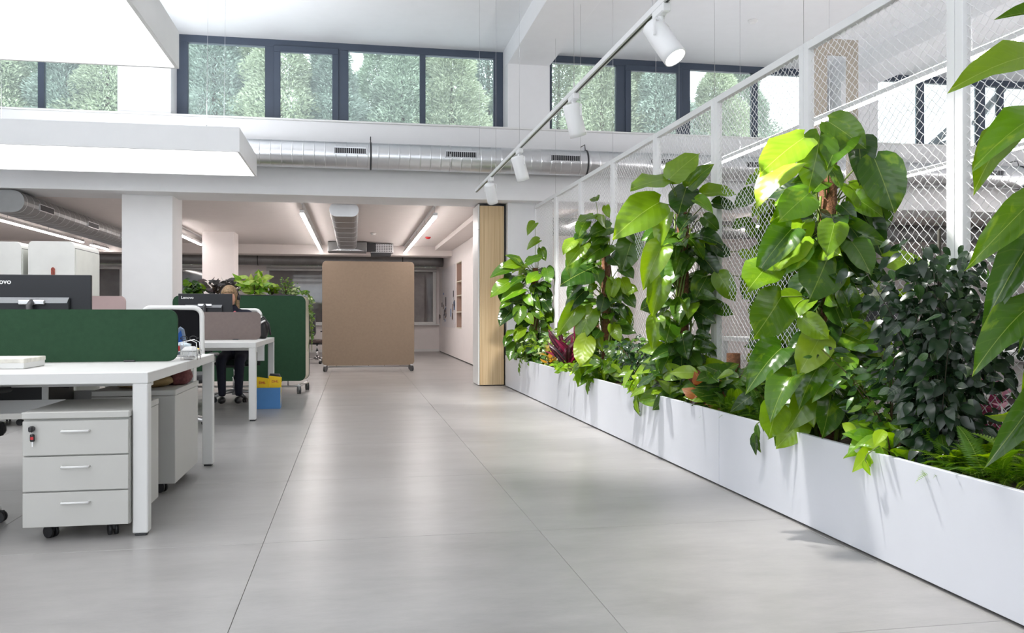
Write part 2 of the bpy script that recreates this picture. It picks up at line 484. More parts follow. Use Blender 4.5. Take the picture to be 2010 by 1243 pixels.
# back wall of the left rear room, with window openings
wx = [(-6.45, -5.8), (-4.6, -3.4), (-2.25, -.62), (.95, 2.22)]
w = B()
w.box(-9, 2.32, 23.4, 23.6, 0, .76); w.box(-9, 2.32, 23.4, 23.6, 2.32, 2.66)
xs = [-9] + [v for p in wx for v in p] + [2.32]
for k in range(0, len(xs), 2): w.box(xs[k], xs[k + 1], 23.4, 23.6, .76, 2.32)
w.put('wall_back', PINKWALL, kind='structure')
for k, (xa, xb) in enumerate(wx):
    wn = structure('window_%d' % (k + 4))
    f = B()
    f.box(xa, xb, 23.36, 23.46, .74, .81, bev=.004); f.box(xa, xb, 23.30, 23.46, 2.17, 2.30, bev=.004)
    f.box(xa, xa + .06, 23.36, 23.46, .81, 2.17, bev=.004); f.box(xb - .09, xb, 23.36, 23.46, .81, 2.17, bev=.004)
    f.put('window_frame', WHITE, wn)
    B().box(xa - .1, xb + .1, 23.2, 23.4, .72, .745, bev=.004).put('window_sill', WHITE, wn)
    B().box(xa + .06, xb - .09, 23.4, 23.41, .81, 2.17).put('pane', DARKGLASS, wn)
    B().cyl((xa, 23.25, 2.2), (xb, 23.25, 2.2), .035).put('blind_roll', WHITE, wn)
B().box(-9, 2.3, 23.385, 23.4, 0, .07).put('baseboard_back', WHITE, kind='structure')
# dropped beam in front of the back wall, bulkhead at the partition
B().box(-9, 2.3, 20.3, 20.9, 2.40, LB + .01, bev=.003).put('ceiling_beam', PINKCEIL, kind='structure')
B().box(1.9, 2.3, 12.5, 20.3, 2.53, LB + .01, bev=.003).put('ceiling_beam', PINKCEIL, kind='structure')
# partition with its shelf niche
p = structure('wall_partition')
w = B()
w.box(2.3, 2.7, 12.4, 18.43, .025, 2.6); w.box(2.3, 2.7, 19.36, 23.4, .025, 2.6)
w.box(2.3, 2.7, 18.43, 19.36, .025, .70); w.box(2.3, 2.7, 18.43, 19.36, 2.18, 2.6)
w.put('panel', PINKWALL, p)
nb = mat('taupe niche lining', srgb(176, 150, 138), .7)
w = B()
w.box(2.62, 2.66, 18.43, 19.36, .7, 2.18); w.box(2.305, 2.62, 18.43, 18.45, .7, 2.18); w.box(2.305, 2.62, 19.34, 19.36, .7, 2.18)
w.put('niche_lining', nb, p)
for z in (.70, 1.055, 1.42, 1.735, 2.16):
    B().box(2.30, 2.62, 18.45, 19.34, z, z + .022).put('shelf', CREAM, p)
B().box(2.32, 2.7, 12.4, 23.4, 0, .025).put('shadow_gap', DARK, p)
B().box(2.285, 2.31, 12.5, 23.4, 2.545, LB, bev=.002).put('gap_shade', mat('brown gap shade', srgb(120, 100, 86), .8), p)  # brown strip painting the shade in the gap below the ceiling
# rear wall and ceiling light space on the planted side
B().box(2.7, 14, 17.9, 18.1, 0, 2.66).put('wall_rear', PINKWALL, kind='structure')
B().box(2.7, 14, 17.86, 17.9, 0, .1).put('baseboard_rear', WHITE, kind='structure')

# clerestory windows
def clerestory(name, x0, x1, mull, sash=None, brace=None):
    wn = structure(name)
    y0, y1 = 12.10, 12.19
    zb, zt = 3.585, HB
    f = B()
    f.box(x0, x1, y0, y1, zt - .10, zt, bev=.003); f.box(x0, x1, y0, y1, zb - .01, zb + .05, bev=.003)
    for a, b in mull: f.box(a, b, y0, y1, zb + .05, zt - .10, bev=.003)
    f.put('window_frame', FRAME, wn)
    edges = [b for a, b in mull[:-1]], [a for a, b in mull[1:]]
    for a, b in zip(*edges):
        B().box(a, b, 12.145, 12.153, zb + .05, zt - .10).put('pane', GLASS, wn)
    if sash:
        a, b = sash; s = B()
        s.box(a, b, 12.075, 12.135, zt - .17, zt - .085, bev=.004); s.box(a, b, 12.075, 12.135, zb + .03, zb + .11, bev=.004)
        s.box(a, a + .085, 12.075, 12.135, zb + .11, zt - .17, bev=.004); s.box(b - .085, b, 12.075, 12.135, zb + .11, zt - .17, bev=.004)
        s.put('sash', FRAME, wn)
    if brace:
        for pts in brace: B().tube(pts, .055, 4).put('brace', FRAME, wn)
clerestory('window_0', -8, -2.98, [(-8, -7.9), (-6.1, -6.03), (-4.05, -3.975), (-3.06, -2.98)])
clerestory('window_1', -2.33, 2.11, [(-2.33, -2.19), (-1.19, -1.05), (-.22, -.07), (.92, 1.0), (1.975, 2.11)], (-1.07, -.205))
clerestory('window_2', 2.71, 7.19, [(2.71, 2.83), (3.80, 3.96), (4.80, 4.95), (5.95, 6.04), (7.07, 7.19)], (3.935, 4.82))
clerestory('window_3', 7.8, 13.9, [(7.8, 7.86), (8.76, 8.86), (9.82, 9.95), (10.2, 10.29), (11.6, 11.7), (13.8, 13.9)],
           brace=[[(9.0, 12.3, 3.62), (9.75, 12.3, 4.25)], [(9.9, 12.3, 4.1), (10.5, 12.3, 4.75)], [(8.95, 12.35, 3.66), (9.8, 12.35, 3.86)]])

# oak faced sliding wall end
t = thing('pillar_cladding', 'tall white cladded pillar with a light oak front at the end of the planter', 'pillar', (1.9, 12.2, 0))
B().box(-.175, -.155, -.26, .27, .012, 2.56, bev=.002).put('side_panel', WHITE, t, label='white side panel')
B().box(-.155, .19, -.24, .27, .02, 2.56).put('core', DARK, t)
B().box(-.152, .195, -.262, -.24, .012, 2.54, bev=.002).put('front_panel', OAK, t, label='light oak front panel')
B().box(-.176, -.155, -.262, .27, 2.2, 2.203).put('joint', DARK, t)
B().box(.195, .215, -.2, .27, .0, 2.56).put('shadow_gap', BLACK, t)

# outside: ground, neighbour's white building, conifers
B().box(-60, 60, 23.7, 80, -.4, -.2).put('ground', GROUND, kind='structure')
B().box(-9.2, 2.7, 12.4, 23.8, LB + .26, LB + .4).put('roof', ROOF, kind='structure')
nbld = thing('neighbour_building', 'white sheet clad building with a sloping roof outside the high windows', 'building', (24, 27, 0))
B().prism([(-7.5, 0), (9, 0), (9, 11.2), (2.5, 11.0), (-7.5, 7.2)], 'XZ', 0, 6).put('wall', mat('white cladding', (.86, .89, .93), .6), nbld)
B().prism([(-7.9, 7.05), (2.5, 11.05), (2.5, 11.35), (-7.9, 7.35)], 'XZ', -.3, 6.2).put('roof', ROOF, nbld)
for k in range(3):
    B().box(-7.5 + 0, 9, -.06, 0, 5.6 + 1.3 * k, 5.66 + 1.3 * k).put('seam', ALU, nbld)

def tree_crown(seed, n=44000):
    rnd = random.Random(seed)
    vs, fs = [], []
    for k in range(n):
        t = rnd.random() ** .8                      # 0 low, 1 top
        z = 2.6 + t * 8.4
        lay = .5 + .5 * math.sin(z * 5.5 + seed)
        R = (1 - t) ** .75 * 2.5 * (.72 + .28 * lay) + .12
        a = rnd.uniform(0, 2 * PI)
        rr = R * math.sqrt(rnd.uniform(.25, 1))
        a2 = math.sin(a * 3 + seed) * .12 + .38 * noise.noise(Vector((math.cos(a) * 1.6, math.sin(a) * 1.6, z * .9 + seed * 9)))
        c = Vector((math.cos(a) * rr * (1 + a2), math.sin(a) * rr * (1 + a2), z - rr * .14 + rnd.uniform(-.1, .1)))
        d = Vector((math.cos(a), math.sin(a), rnd.uniform(-.5, .9))).normalized()
        d = (d + Vector((rnd.uniform(-.7, .7), rnd.uniform(-.7, .7), rnd.uniform(-.3, .5)))).normalized()
        s = d.cross(Vector((rnd.uniform(-1, 1), rnd.uniform(-1, 1), rnd.uniform(-1, 1)))).normalized()
        L, W = rnd.uniform(.07, .17), rnd.uniform(.014, .028)
        i = len(vs)
        vs += [c - s * W * .4, c + d * L * .5 - s * W, c + d * L, c + d * L * .45 + s * W]
        fs.append((i, i + 1, i + 2, i + 3))
    me = bpy.data.meshes.new('crown'); me.from_pydata(vs, [], fs); me.update()
    return me
crowns = []
for s in range(3):
    me = tree_crown(s + 1); me.materials.append(FOLI[s]); crowns.append(me)
trunk = B().cyl((0, 0, 0), (0, 0, 9.5), .2, .04, 8).mesh('trunk', BARK)
rt = random.Random(5)
spots = []
for row, (yy, n, xa, xb) in enumerate(((27.5, 15, -14, 17), (30.5, 13, -15, 30), (34.5, 13, -19, 34))):
    for k in range(n):
        spots.append((xa + (xb - xa) * (k + rt.uniform(.25, .75)) / n, yy + rt.uniform(-.8, .8), row))
spots = [q for q in spots if not (q[0] > 13.5 and q[1] < 36)]
for k, (x, y, row) in enumerate(spots):
    t = thing('conifer_tree', 'green conifer, paled to imitate haze, in the dense row outside the high windows', 'tree', (x, y, 0), rt.uniform(0, 6.28), group='conifers outside the high windows')
    s = (.93, 1.06, 1.2)[row] * rt.uniform(.9, 1.08)
    t.scale = (1.05, 1.05, s)
    place('crown', crowns[rt.randrange(3)], t, kind='stuff')
    place('trunk', trunk, t)

# ------------------------------------------------------------------ luminaires
PAN = emit('luminaire diffuser', (1.0, 1.0, 1.0), PANEL_LIGHT)
STRFILL = emit('added strip fill light', (.93, .95, 1.0), 34.0)  # extra upward glow, added to brighten the ceiling on the mesh side
UPL = emit('luminaire uplight', (.93, .96, 1.0), 7.5)
STR = emit('strip diffuser', (1.0, .93, .90), STRIP_LIGHT)
def panel(x0, x1, y0, y1, label):
    t = thing('panel_luminaire', label, 'lamp', ((x0 + x1) / 2, (y0 + y1) / 2, 2.65), group='large suspended panel luminaires')
    hx, hy = (x1 - x0) / 2, (y1 - y0) / 2
    b = B()
    b.box(-hx, hx, -hy, -hy + .025, 0, .25, bev=.002); b.box(-hx, hx, hy - .025, hy, 0, .25, bev=.002)
    b.box(-hx, -hx + .025, -hy + .025, hy - .025, 0, .25, bev=.002); b.box(hx - .025, hx, -hy + .025, hy - .025, 0, .25, bev=.002)
    b.box(-hx + .02, hx - .02, -hy + .02, hy - .02, .22, .245)
    b.put('housing', POWDER, t)
    B().box(-hx + .025, hx - .025, -hy + .025, hy - .025, .008, .016).put('diffuser', PAN, t)
    B().box(-hx + .06, hx - .06, -hy + .06, hy - .06, .246, .252).put('upper_emitter', UPL, t)
    for sx, sy in ((-1, -1), (1, -1), (-1, 1), (1, 1)):
        c = B()
        px, py = sx * (hx - .35), sy * (hy - .2)
        c.cyl((px, py, .245), (px, py, .3), .006, seg=6)
        c.cyl((px, py, .29), (px + sx * .02, py, HB - 2.652), .0018, seg=4)
        c.put('suspension_wire', ALU, t)
panel(-4.2, -1.135, 9.02, 10.6, 'large suspended white light panel seen whole above the green desk screen')
panel(-4.2, -1.15, 3.6, 6.05, 'large suspended white light panel nearest the viewer, cut by the top of the frame')
panel(-4.2, -1.15, -2.2, .25, 'large suspended white light panel added unseen behind the viewpoint')  # unseen luminaire, added to continue the row behind the camera

def strip(x, y0, y1, z, label, hang, rail=True, hw=.028):
    t = thing('strip_lamp', label, 'lamp', (x, (y0 + y1) / 2, z), group='thin linear strip lamps')
    h = (y1 - y0) / 2
    B().box(-hw - .004, hw + .004, -h, h, .004, .05, bev=.003).put('housing', POWDER, t)
    B().box(-hw, hw, -h + .004, h - .004, -.015, .004, bev=.004).put('diffuser', STR, t)
    if not rail: B().box(-hw, hw, -h + .02, h - .02, .05, .053).put('upper_emitter', STRFILL, t)  # added glowing top face, lights the ceiling above these strips
    n = max(2, int((y1 - y0) / 1.4))
    for k in range(n):
        y = -h + .1 + (2 * h - .2) * k / (n - 1)
        B().cyl((0, y, .05), (0, y, hang - z), .004 if rail else .0015, seg=5).put('hanger', ALU, t)
    if rail: B().box(-.02, .02, -h, h, hang - z - .02, hang - z, bev=.002).put('ceiling_rail', POWDER, t)
strip(-.725, 12.55, 20.2, 2.45, 'bright strip lamp hanging beside the central duct, over the taupe screen', LB)
strip(1.18, 12.55, 20.2, 2.45, 'bright strip lamp between the central duct and the oak pillar', LB)
strip(-3.09, 15.4, 18.6, 2.45, 'short bright strip lamp seen between the two white columns', LB)
strip(-5.3, 12.6, 18.3, 2.45, 'long bright strip lamp below the side duct', LB)
strip(-5.34, 19.0, 20.2, 2.45, 'short strip lamp at the far end of the side duct', LB)
strip(4.38, 1.6, 11.2, 2.85, 'nearest long strip lamp behind the wire mesh screen', HB, False, .016)
strip(7.25, 2.5, 11.2, 2.85, 'second strip lamp behind the wire mesh screen', HB, False, .016)
strip(9.95, 3.0, 11.2, 2.85, 'third strip lamp behind the wire mesh screen', HB, False, .016)
strip(12.6, 3.0, 11.2, 2.85, 'farthest strip lamp behind the wire mesh screen', HB, False, .016)
strip(3.44, 12.6, 16.9, 2.45, 'strip lamp glimpsed through the far end of the wire mesh', LB)
strip(6.5, 12.6, 16.9, 2.45, 'strip lamp in the rear room behind the mesh, near the pink wall', LB)

# track with four spots
TZ = 2.5
t = thing('track_rail', 'long thin white lighting track with a black slot running toward the mesh screen', 'track', (1.475, 6.0, TZ))
B().box(-.018, .018, -3.4, 4.37, 0, .034, bev=.002).put('rail', POWDER, t)
B().box(-.006, .006, -3.395, 4.365, -.0015, .002).put('slot', BLACK, t)
for y in (-3.0, -1.9, -.35, 1.6, 2.9, 4.1):
    B().cyl((0, y, .034), (0, y, HB - TZ), .0015, seg=4).cyl((0, y, .03), (0, y, .09), .006, .003, 6).put('suspension_wire', ALU, t)
def spot(y, target, label, power):
    t = thing('track_spotlight', label, 'spotlight', (1.475, y, TZ), group='white spotlights on the track')
    B().box(-.022, .022, -.075, .075, -.045, .0, bev=.006).cyl((0, 0, -.075), (0, 0, -.04), .016, seg=12).put('adapter', POWDER, t)
    c = Vector((.0, 0, -.15))
    d = (Vector(target) - (Vector((1.475, y, TZ)) + c)).normalized()
    q = d.to_track_quat('-Z', 'Y')
    M = Matrix.Translation(c) @ q.to_matrix().to_4x4()
    side = (q @ Vector((1, 0, 0)))
    yk = B()
    for s in (-1, 1):
        a = c + side * s * .066
        yk.tube([Vector((side.x * s * .03, side.y * s * .03, -.07)), Vector((a.x, a.y, -.075)), a], .007, 4)
    yk.put('yoke', POWDER, t)
    L = .21
    o = B().lathe([(.0, .09), (.05, .088), (.057, .08), (.058, -.10), (.058, -.135), (.053, -.135), (.052, -.118), (.0, -.116)], seg=28).put('lamp_body', POWDER, t)
    o.matrix_local = M
    o2 = B().cyl((0, 0, -.1165), (0, 0, -.119), .05, seg=24).put('lens', LENS, t)
    o2.matrix_local = M
    ld = bpy.data.lights.new('spot_light', 'SPOT'); ld.energy = power; ld.spot_size = math.radians(92); ld.spot_blend = .9
    ld.shadow_soft_size = .045; ld.color = (1, .97, .93)
    lo = bpy.data.objects.new('spot_light', ld); COL.objects.link(lo); lo.parent = t
    lo.matrix_local = M @ Matrix.Translation((0, 0, -.15))
LENS = emit('spot lens', (1, .99, .96), 25)
spot(3.97, (2.12, 3.2, .9), 'lit white spotlight, nearest on the track', SPOT_POWER)
spot(5.66, (2.1, 6.1, .5), 'second white spotlight along the track from the front', SPOT_POWER)
spot(7.6, (2.1, 8.0, .5), 'third white spotlight along the track from the front', SPOT_POWER)
spot(9.25, (2.05, 10.3, .5), 'farthest white spotlight on the track above the oak pillar', SPOT_POWER)

# ------------------------------------------------------------------ ducts
def duct_x(x0, x1, y, z, r, name, label, m, pitch=.135, parts=True):
    t = thing(name, label, 'duct', ((x0 + x1) / 2, y, z))
    h = (x1 - x0) / 2
    prof = [(0.001, -h), (r, -h)]
    k = -h + pitch
    while k < h - pitch:
        prof += [(r, k - .012), (r, k - .005), (r + .0018, k - .0015), (r + .0018, k + .0015), (r, k + .005), (r, k + .012)]
        k += pitch
    prof += [(r, h), (.001, h)]
    B().lathe(prof, (0, 0, 0), 'X', 36).put('pipe', m, t)
    return t
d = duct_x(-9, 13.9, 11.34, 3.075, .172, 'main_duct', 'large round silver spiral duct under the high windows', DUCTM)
def vent(parent, x, w=.42, hh=.085, r=.172, z=.03):
    g = B()
    y = -math.sqrt(max(.0001, r * r - z * z)) - .004
    g.box(x - w / 2, x + w / 2, y - .008, y + .05, z + hh / 2 - .008, z + hh / 2 + .004); g.box(x - w / 2, x + w / 2, y - .008, y + .05, z - hh / 2 - .004, z - hh / 2 + .008)
    g.box(x - w / 2, x - w / 2 + .012, y - .008, y + .05, z - hh / 2, z + hh / 2); g.box(x + w / 2 - .012, x + w / 2, y - .008, y + .05, z - hh / 2, z + hh / 2)
    fr = g.put('vent_grille', DUCTM, parent)
    B().box(x - w / 2 + .01, x + w / 2 - .01, y - .001, y + .002, z - hh / 2 + .006, z + hh / 2 - .006).put('vent_backing', DGRILL, fr)
    s = B()
    n = int(w / .025)
    for k in range(1, n): s.box(x - w / 2 + w * k / n - .002, x - w / 2 + w * k / n + .002, y - .01, y, z - hh / 2 + .006, z + hh / 2 - .006)
    s.put('vent_slats', DUCTM, fr, kind='stuff')
cx0 = (-9 + 13.9) / 2
for x in (-2.9, -.04, 1.39, 2.80, 4.2, 5.6, 7.6, 9.3, 10.6): vent(d, x - cx0)
for x in (-2.0, .22, 3.12, 6.3, 9.9):
    B().lathe([(.174, -.012), (.181, -.010), (.181, .010), (.174, .012)], (x - cx0, 0, 0), 'X', 36).tube([(x - cx0, .0, .18), (x - cx0, .03, .26), (x - cx0, .25, .27)], .006, 5).put('duct_strap', DARK, d)
for x in (1.245, 5.0): B().lathe([(.1725, -.006), (.178, -.003), (.178, .003), (.1725, .006)], (x - cx0, 0, 0), 'X', 36).put('duct_seam', ALU, d)

def oval(w, h, n=10):
    r = h / 2; pts = []
    for k in range(n + 1):
        a = -PI / 2 + PI * k / n; pts.append((w / 2 - r + r * math.cos(a), r * math.sin(a)))
    for k in range(n + 1):
        a = PI / 2 + PI * k / n; pts.append((-w / 2 + r + r * math.cos(a), r * math.sin(a)))
    return pts
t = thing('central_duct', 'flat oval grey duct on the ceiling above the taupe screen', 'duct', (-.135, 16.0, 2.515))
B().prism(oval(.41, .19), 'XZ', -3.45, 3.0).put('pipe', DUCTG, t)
for y in (-3.44, -2.6, -1.75, -.9, 0, .9, 1.8, 2.7): B().prism(oval(.418, .198), 'XZ', y - .012, y + .012).put('duct_seam', ALU, t)
B().box(-.42, .42, 3.1, 3.6, -.13, .09, bev=.01).put('plenum_box', DUCTG, t)
B().prism([(-.2, -.09), (.2, -.09), (.36, -.12), (-.36, -.12)], 'XZ', 2.9, 3.1).put('collar', CHROME, t)
B().box(.42, .62, 3.15, 3.55, -.1, .07, bev=.005).put('junction', DARK, t)
t = thing('ceiling_unit', 'perforated grey ceiling unit beside the central duct', 'ventilator', (.63, 19.45, 2.4))
B().box(-.25, .25, 0, .5, 0, .2, bev=.004).put('casing', ALU, t)
dots = B()
for a in range(12):
    for c in range(5): dots.box(-.225 + a * .0385, -.205 + a * .0385, -.003, 0, .022 + c * .036, .042 + c * .036)
dots.put('perforations', DGRILL, t, kind='stuff')
B().box(-.24, .2, .02, .48, -.07, 0, bev=.004).put('lower_grille', DARK, t)
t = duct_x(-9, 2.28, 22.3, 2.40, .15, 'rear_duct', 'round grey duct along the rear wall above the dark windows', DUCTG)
for x in (-3.2, 1.0, 4.6): B().lathe([(.152, -.012), (.158, -.01), (.158, .01), (.152, .012)], (x, 0, 0), 'X', 24).put('duct_strap', DARK, t)
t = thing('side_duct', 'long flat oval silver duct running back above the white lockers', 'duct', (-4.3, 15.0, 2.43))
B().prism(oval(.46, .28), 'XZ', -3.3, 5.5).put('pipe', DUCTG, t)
for k in range(36): B().prism(oval(.466, .286), 'XZ', -3.2 + k * .24, -3.19 + k * .24).put('duct_seam', ALU, t)
for y in (-2.5, -.4, 1.5, 3.2):
    g = B().box(.222, .238, y - .28, y + .28, -.055, .035).put('vent_grille', DUCTM, t)
    B().box(.237, .24, y - .26, y + .26, -.045, .025).put('vent_backing', DGRILL, g)
# second rear duct seen through the mesh
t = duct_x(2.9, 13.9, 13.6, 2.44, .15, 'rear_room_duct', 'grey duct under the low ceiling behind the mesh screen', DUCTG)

# ceiling fittings
def detector(x, y, z, m, label, ring=WHITE):
    t = thing('smoke_detector', label, 'smoke detector', (x, y, z))
    B().lathe([(.0, -.001), (.062, -.001), (.062, -.012), (.05, -.02), (.0, -.02)], seg=20).put('base', ring, t)
    B().lathe([(.046, -.02), (.044, -.034), (.03, -.042), (.0, -.044)], seg=20).put('sensor', m, t)
detector(1.52, 17.8, LB, REDM, 'small red topped smoke detector on the low warm ceiling', REDM)
detector(.385, 17.1, LB, WHITE, 'small white smoke detector on the low ceiling beside the central duct')
detector(5.02, 10.2, HB, WHITE, 'small white smoke detector on the high ceiling of the hall')

# ------------------------------------------------------------------ casters, chairs
def caster_mesh(r=.03):
    b = B()
    b.cyl((-.02, 0, r), (-.006, 0, r), r, seg=16); b.cyl((.006, 0, r), (.02, 0, r), r, seg=16)
    b.mi = 1
    b.box(-.007, .007, -.02, .02, r, r * 2.1, bev=.002); b.cyl((0, 0, r * 2), (0, 0, r * 2.5), .006, seg=8)
    return b
CAST = caster_mesh(.028).mesh('caster', [BLACK, DARK])
BIGCAST = caster_mesh(.05)
BIGCAST = BIGCAST.mesh('caster', [RUBBER, CHROME])

def task_chair(label, loc, rz, frame=WHITE, back=None, seatm=None, base=None, big=None):
    """rz = 0 faces -Y, its backrest on the +Y side"""
    back = back or MESHB; seatm = seatm or DARK; base = base or ALU
    t = thing('task_chair', label, 'chair', loc, rz, group='office task chairs')
    b = B()
    for k in range(5):
        a = 2 * PI * k / 5 + .3
        p = Vector((math.cos(a), math.sin(a), 0))
        b.tube([p * .03 + Vector((0, 0, .115)), p * .16 + Vector((0, 0, .1)), p * .29 + Vector((0, 0, .068))], .024, 6, .014)
    b.cyl((0, 0, .07), (0, 0, .15), .038, seg=14)
    b.put('star_base', base, t)
    for k in range(5):
        a = 2 * PI * k / 5 + .3
        place('caster', CAST, t, (math.cos(a) * .29, math.sin(a) * .29, 0), a + .8)
    B().cyl((0, 0, .15), (0, 0, .28), .028, seg=12).cyl((0, 0, .28), (0, 0, .41), .018, seg=12).put('gas_lift', CHROME, t)
    B().box(-.1, .1, -.12, .14, .39, .43, bev=.012).tube([(.08, 0, .41), (.22, -.02, .41)], .006, 5).put('tilt_mechanism', DARK, t)
    B().prism(rrect(-.24, .24, -.24, .23, .08), 'XY', .43, .49, bev=.018).put('seat', seatm, t)
    f = B()
    o = rrect(-.235, .235, .57, 1.06, .07)
    def curve(x, z): return .25 + .05 * (z - .55) - .06 * (x / .235) ** 2 * 0 - .03 * (1 - (x / .24) ** 2) * -1
    ring = [(x, curve(x, z), z) for x, z in o]
    f.tube(ring + [ring[0]], .021, 8)
    f.put('back_frame', frame, t)
    n = 8
    vs, fs = [], []
    for i in range(n + 1):
        for j in range(n + 1):
            x = -.225 + .45 * i / n; z = .58 + .47 * j / n
            vs.append((x, curve(x, z), z)); 
    for i in range(n):
        for j in range(n): fs.append((i * (n + 1) + j, (i + 1) * (n + 1) + j, (i + 1) * (n + 1) + j + 1, i * (n + 1) + j + 1))
    bb = B().quads(vs, fs)
    bb.put('back_mesh', back, t)
    B().tube([(0, .13, .41), (0, .27, .42), (0, .33, .55), (0, .30, .75)], .02, 8).put('back_upright', frame, t)
    for s in (-1, 1):
        a = B().tube([(s * .12, .02, .41), (s * .27, .02, .42), (s * .28, .02, .64)], .015, 8).put('arm_support', frame if frame is not WHITE else DARK, t)
        B().box(s * .28 - .04, s * .28 + .04, -.12, .13, .64, .665, bev=.01).put('armrest', BLACK, t)
    return t

# ------------------------------------------------------------------ desks
def bench(label, x1, x0, y0, y1, legx):
    t = thing('bench_desk', label, 'desk', (x1, y0, 0), group='white bench desks')
    W, D = x1 - x0, y1 - y0
    mid = D / 2
    B().box(-W, 0, 0, mid - .004, .69, .74, bev=.003).put('desktop', DESKW, t)
    B().box(-W, 0, mid + .004, D, .69, .74, bev=.003).put('desktop', DESKW, t)
    for k, px in enumerate(legx):
        for y in (0, D - .067):
            l = B().box(px - .067, px, y, y + .067, .012, .69, bev=.005).put('leg', DESKW, t)
            B().box(px - .058, px - .009, y + .008, y + .059, 0, .012, bev=.002).put('foot', DARK, l)
    for y in (.38, D - .43):
        B().box(-W + .07, -.07, y, y + .05, .65, .69, bev=.002).put('cross_beam', DESKW, t)
    for (a, b_) in ((-W * .48, -.55), (-W + .2, -W * .52)):
        tr = B()
        tr.box(a, b_, mid - .28, mid + .28, .495, .502)
        tr.box(a, b_, mid - .28, mid - .272, .502, .563); tr.box(a, b_, mid + .272, mid + .28, .502, .563)
        for hx in (a + .1, b_ - .1): tr.box(hx - .015, hx + .015, mid - .272, mid - .262, .502, .69)
        o = tr.put('cable_tray', WHITE, t)
        B().box(a + .05, b_ - .1, mid - .265, mid + .2, .505, .65, bev=.01).put('power_block', BLACK, o)
        cb = B(); r_ = random.Random(3)
        for k in range(7):
            y = mid - .22 + k * .07
            pts = [(a + (b_ - a) * q / 7, y + r_.uniform(-.03, .03), .65 + r_.uniform(-.03, .03)) for q in range(8)]
            cb.tube(pts, .014, 5)
        cb.put('cables', BLACK, o, kind='stuff')
    return t
bench('white bench desk in the foreground, with the green screen', -.915, -4.3, 4.11, 5.99, (0, -2.2))
bench('white bench desk farther back, with the mauve grey screen, where a woman sits', -.903, -2.75, 8.36, 10.26, (0, -1.75))

def desk_screen(name, label, xa, xb, y, z1, m, grp='felt screens standing on the desks'):
    t = thing(name, label, 'screen', ((xa + xb) / 2, y, .742), group=grp)
    h = (xb - xa) / 2
    B().prism(rrect(-h, h, 0, z1 - .742, .05), 'XZ', -.014, .014, bev=.006).put('panel', m, t)
    for x in (-h + .25, h - .25): B().box(x - .03, x + .03, -.03, .02, -.001, .008, bev=.003).put('clamp', DARK, t)
desk_screen('desk_screen', 'long dark green felt screen across the foreground desk', -3.9, -.967, 5.05, 1.03, GREEN)
desk_screen('desk_screen', 'mauve grey felt screen on the farther desk in front of the woman', -1.98, -.955, 9.28, 1.03, MAUVE)
desk_screen('desk_screen', 'taller rosy grey felt screen glimpsed between the near monitor and the white column', -2.72, -2.26, 9.2, 1.19, mat('rosy felt', srgb(172, 150, 148), .9))

def caster_small(t, pts):
    for x, y in pts: place('caster', CAST, t, (x, y, 0), random.uniform(0, 3))
def pedestal(label, x, y, w, d, front=-1, z1=.572, keys=False, drawers=3):
    """origin at the front left lower corner"""
    t = thing('drawer_pedestal', label, 'cabinet', (x, y, 0), group='white mobile drawer pedestals')
    z0 = .062
    yf, yb = (0, d) if front < 0 else (0, d)
    B().box(0, w, .02 if front < 0 else 0, d if front < 0 else d - .02, z0, z1 - .032, bev=.002).put('body', PEDW, t)
    B().box(-.002, w + .002, -.002, d + .002, z1 - .03, z1, bev=.003).put('top', PEDW, t)
    H = (z1 - .036 - z0)
    for k in range(drawers):
        a = z0 + H * k / drawers + .003; b_ = z0 + H * (k + 1) / drawers - .003
        ya, yb2 = (0, .019) if front < 0 else (d - .019, d)
        dr = B().box(.002, w - .002, ya, yb2, a, b_, bev=.002).put('drawer', PEDW, t)
        zz = b_ - .045; s = -1 if front < 0 else 1
        yo = 0 if front < 0 else d
        B().tube([(w * .5 - .055, yo, zz), (w * .5 - .055, yo + s * .022, zz), (w * .5 + .055, yo + s * .022, zz), (w * .5 + .055, yo, zz)], .0055, 6).put('handle', WHITE, dr)
    if keys:
        z = z1 - .036 - .035
        k = B().cyl((.045, 0, z), (.045, -.006, z), .011, seg=16).put('lock', CHROME, t)
        B().box(.036, .054, -.035, -.006, z - .012, z + .012, bev=.004).put('key', BLACK, t, label='black key in the lock')
        kb = B(); kb.box(.038, .058, -.022, -.014, z - .056, z - .022, bev=.004)
        kb.put('spare_key', BLACK, t, label='black headed key hanging below')
        B().box(.042, .054, -.0235, -.022, z - .046, z - .034).put('key_emblem', REDM, t)
        B().box(.0465, .0505, -.019, -.017, z - .078, z - .056).tube([(.046, -.02, z - .01), (.05, -.026, z - .02), (.048, -.02, z - .03)], .0012, 4).put('key_blade', CHROME, t)
    caster_small(t, [(.09, .09), (w - .09, .09), (.09, d - .08), (w - .09, d - .08)])
    return t
pedestal('white three drawer pedestal with keys in its lock, nearest under the foreground desk', -1.428, 4.075, .44, .59, -1, .572, True)
pedestal('white drawer pedestal seen from its plain back beside the right leg of the foreground desk', -1.41, 5.02, .435, .72, 1, .582)
pedestal('white drawer pedestal on the floor in the distance beneath the foreground desktop', -3.3, 8.35, .42, .56, -1, .5)

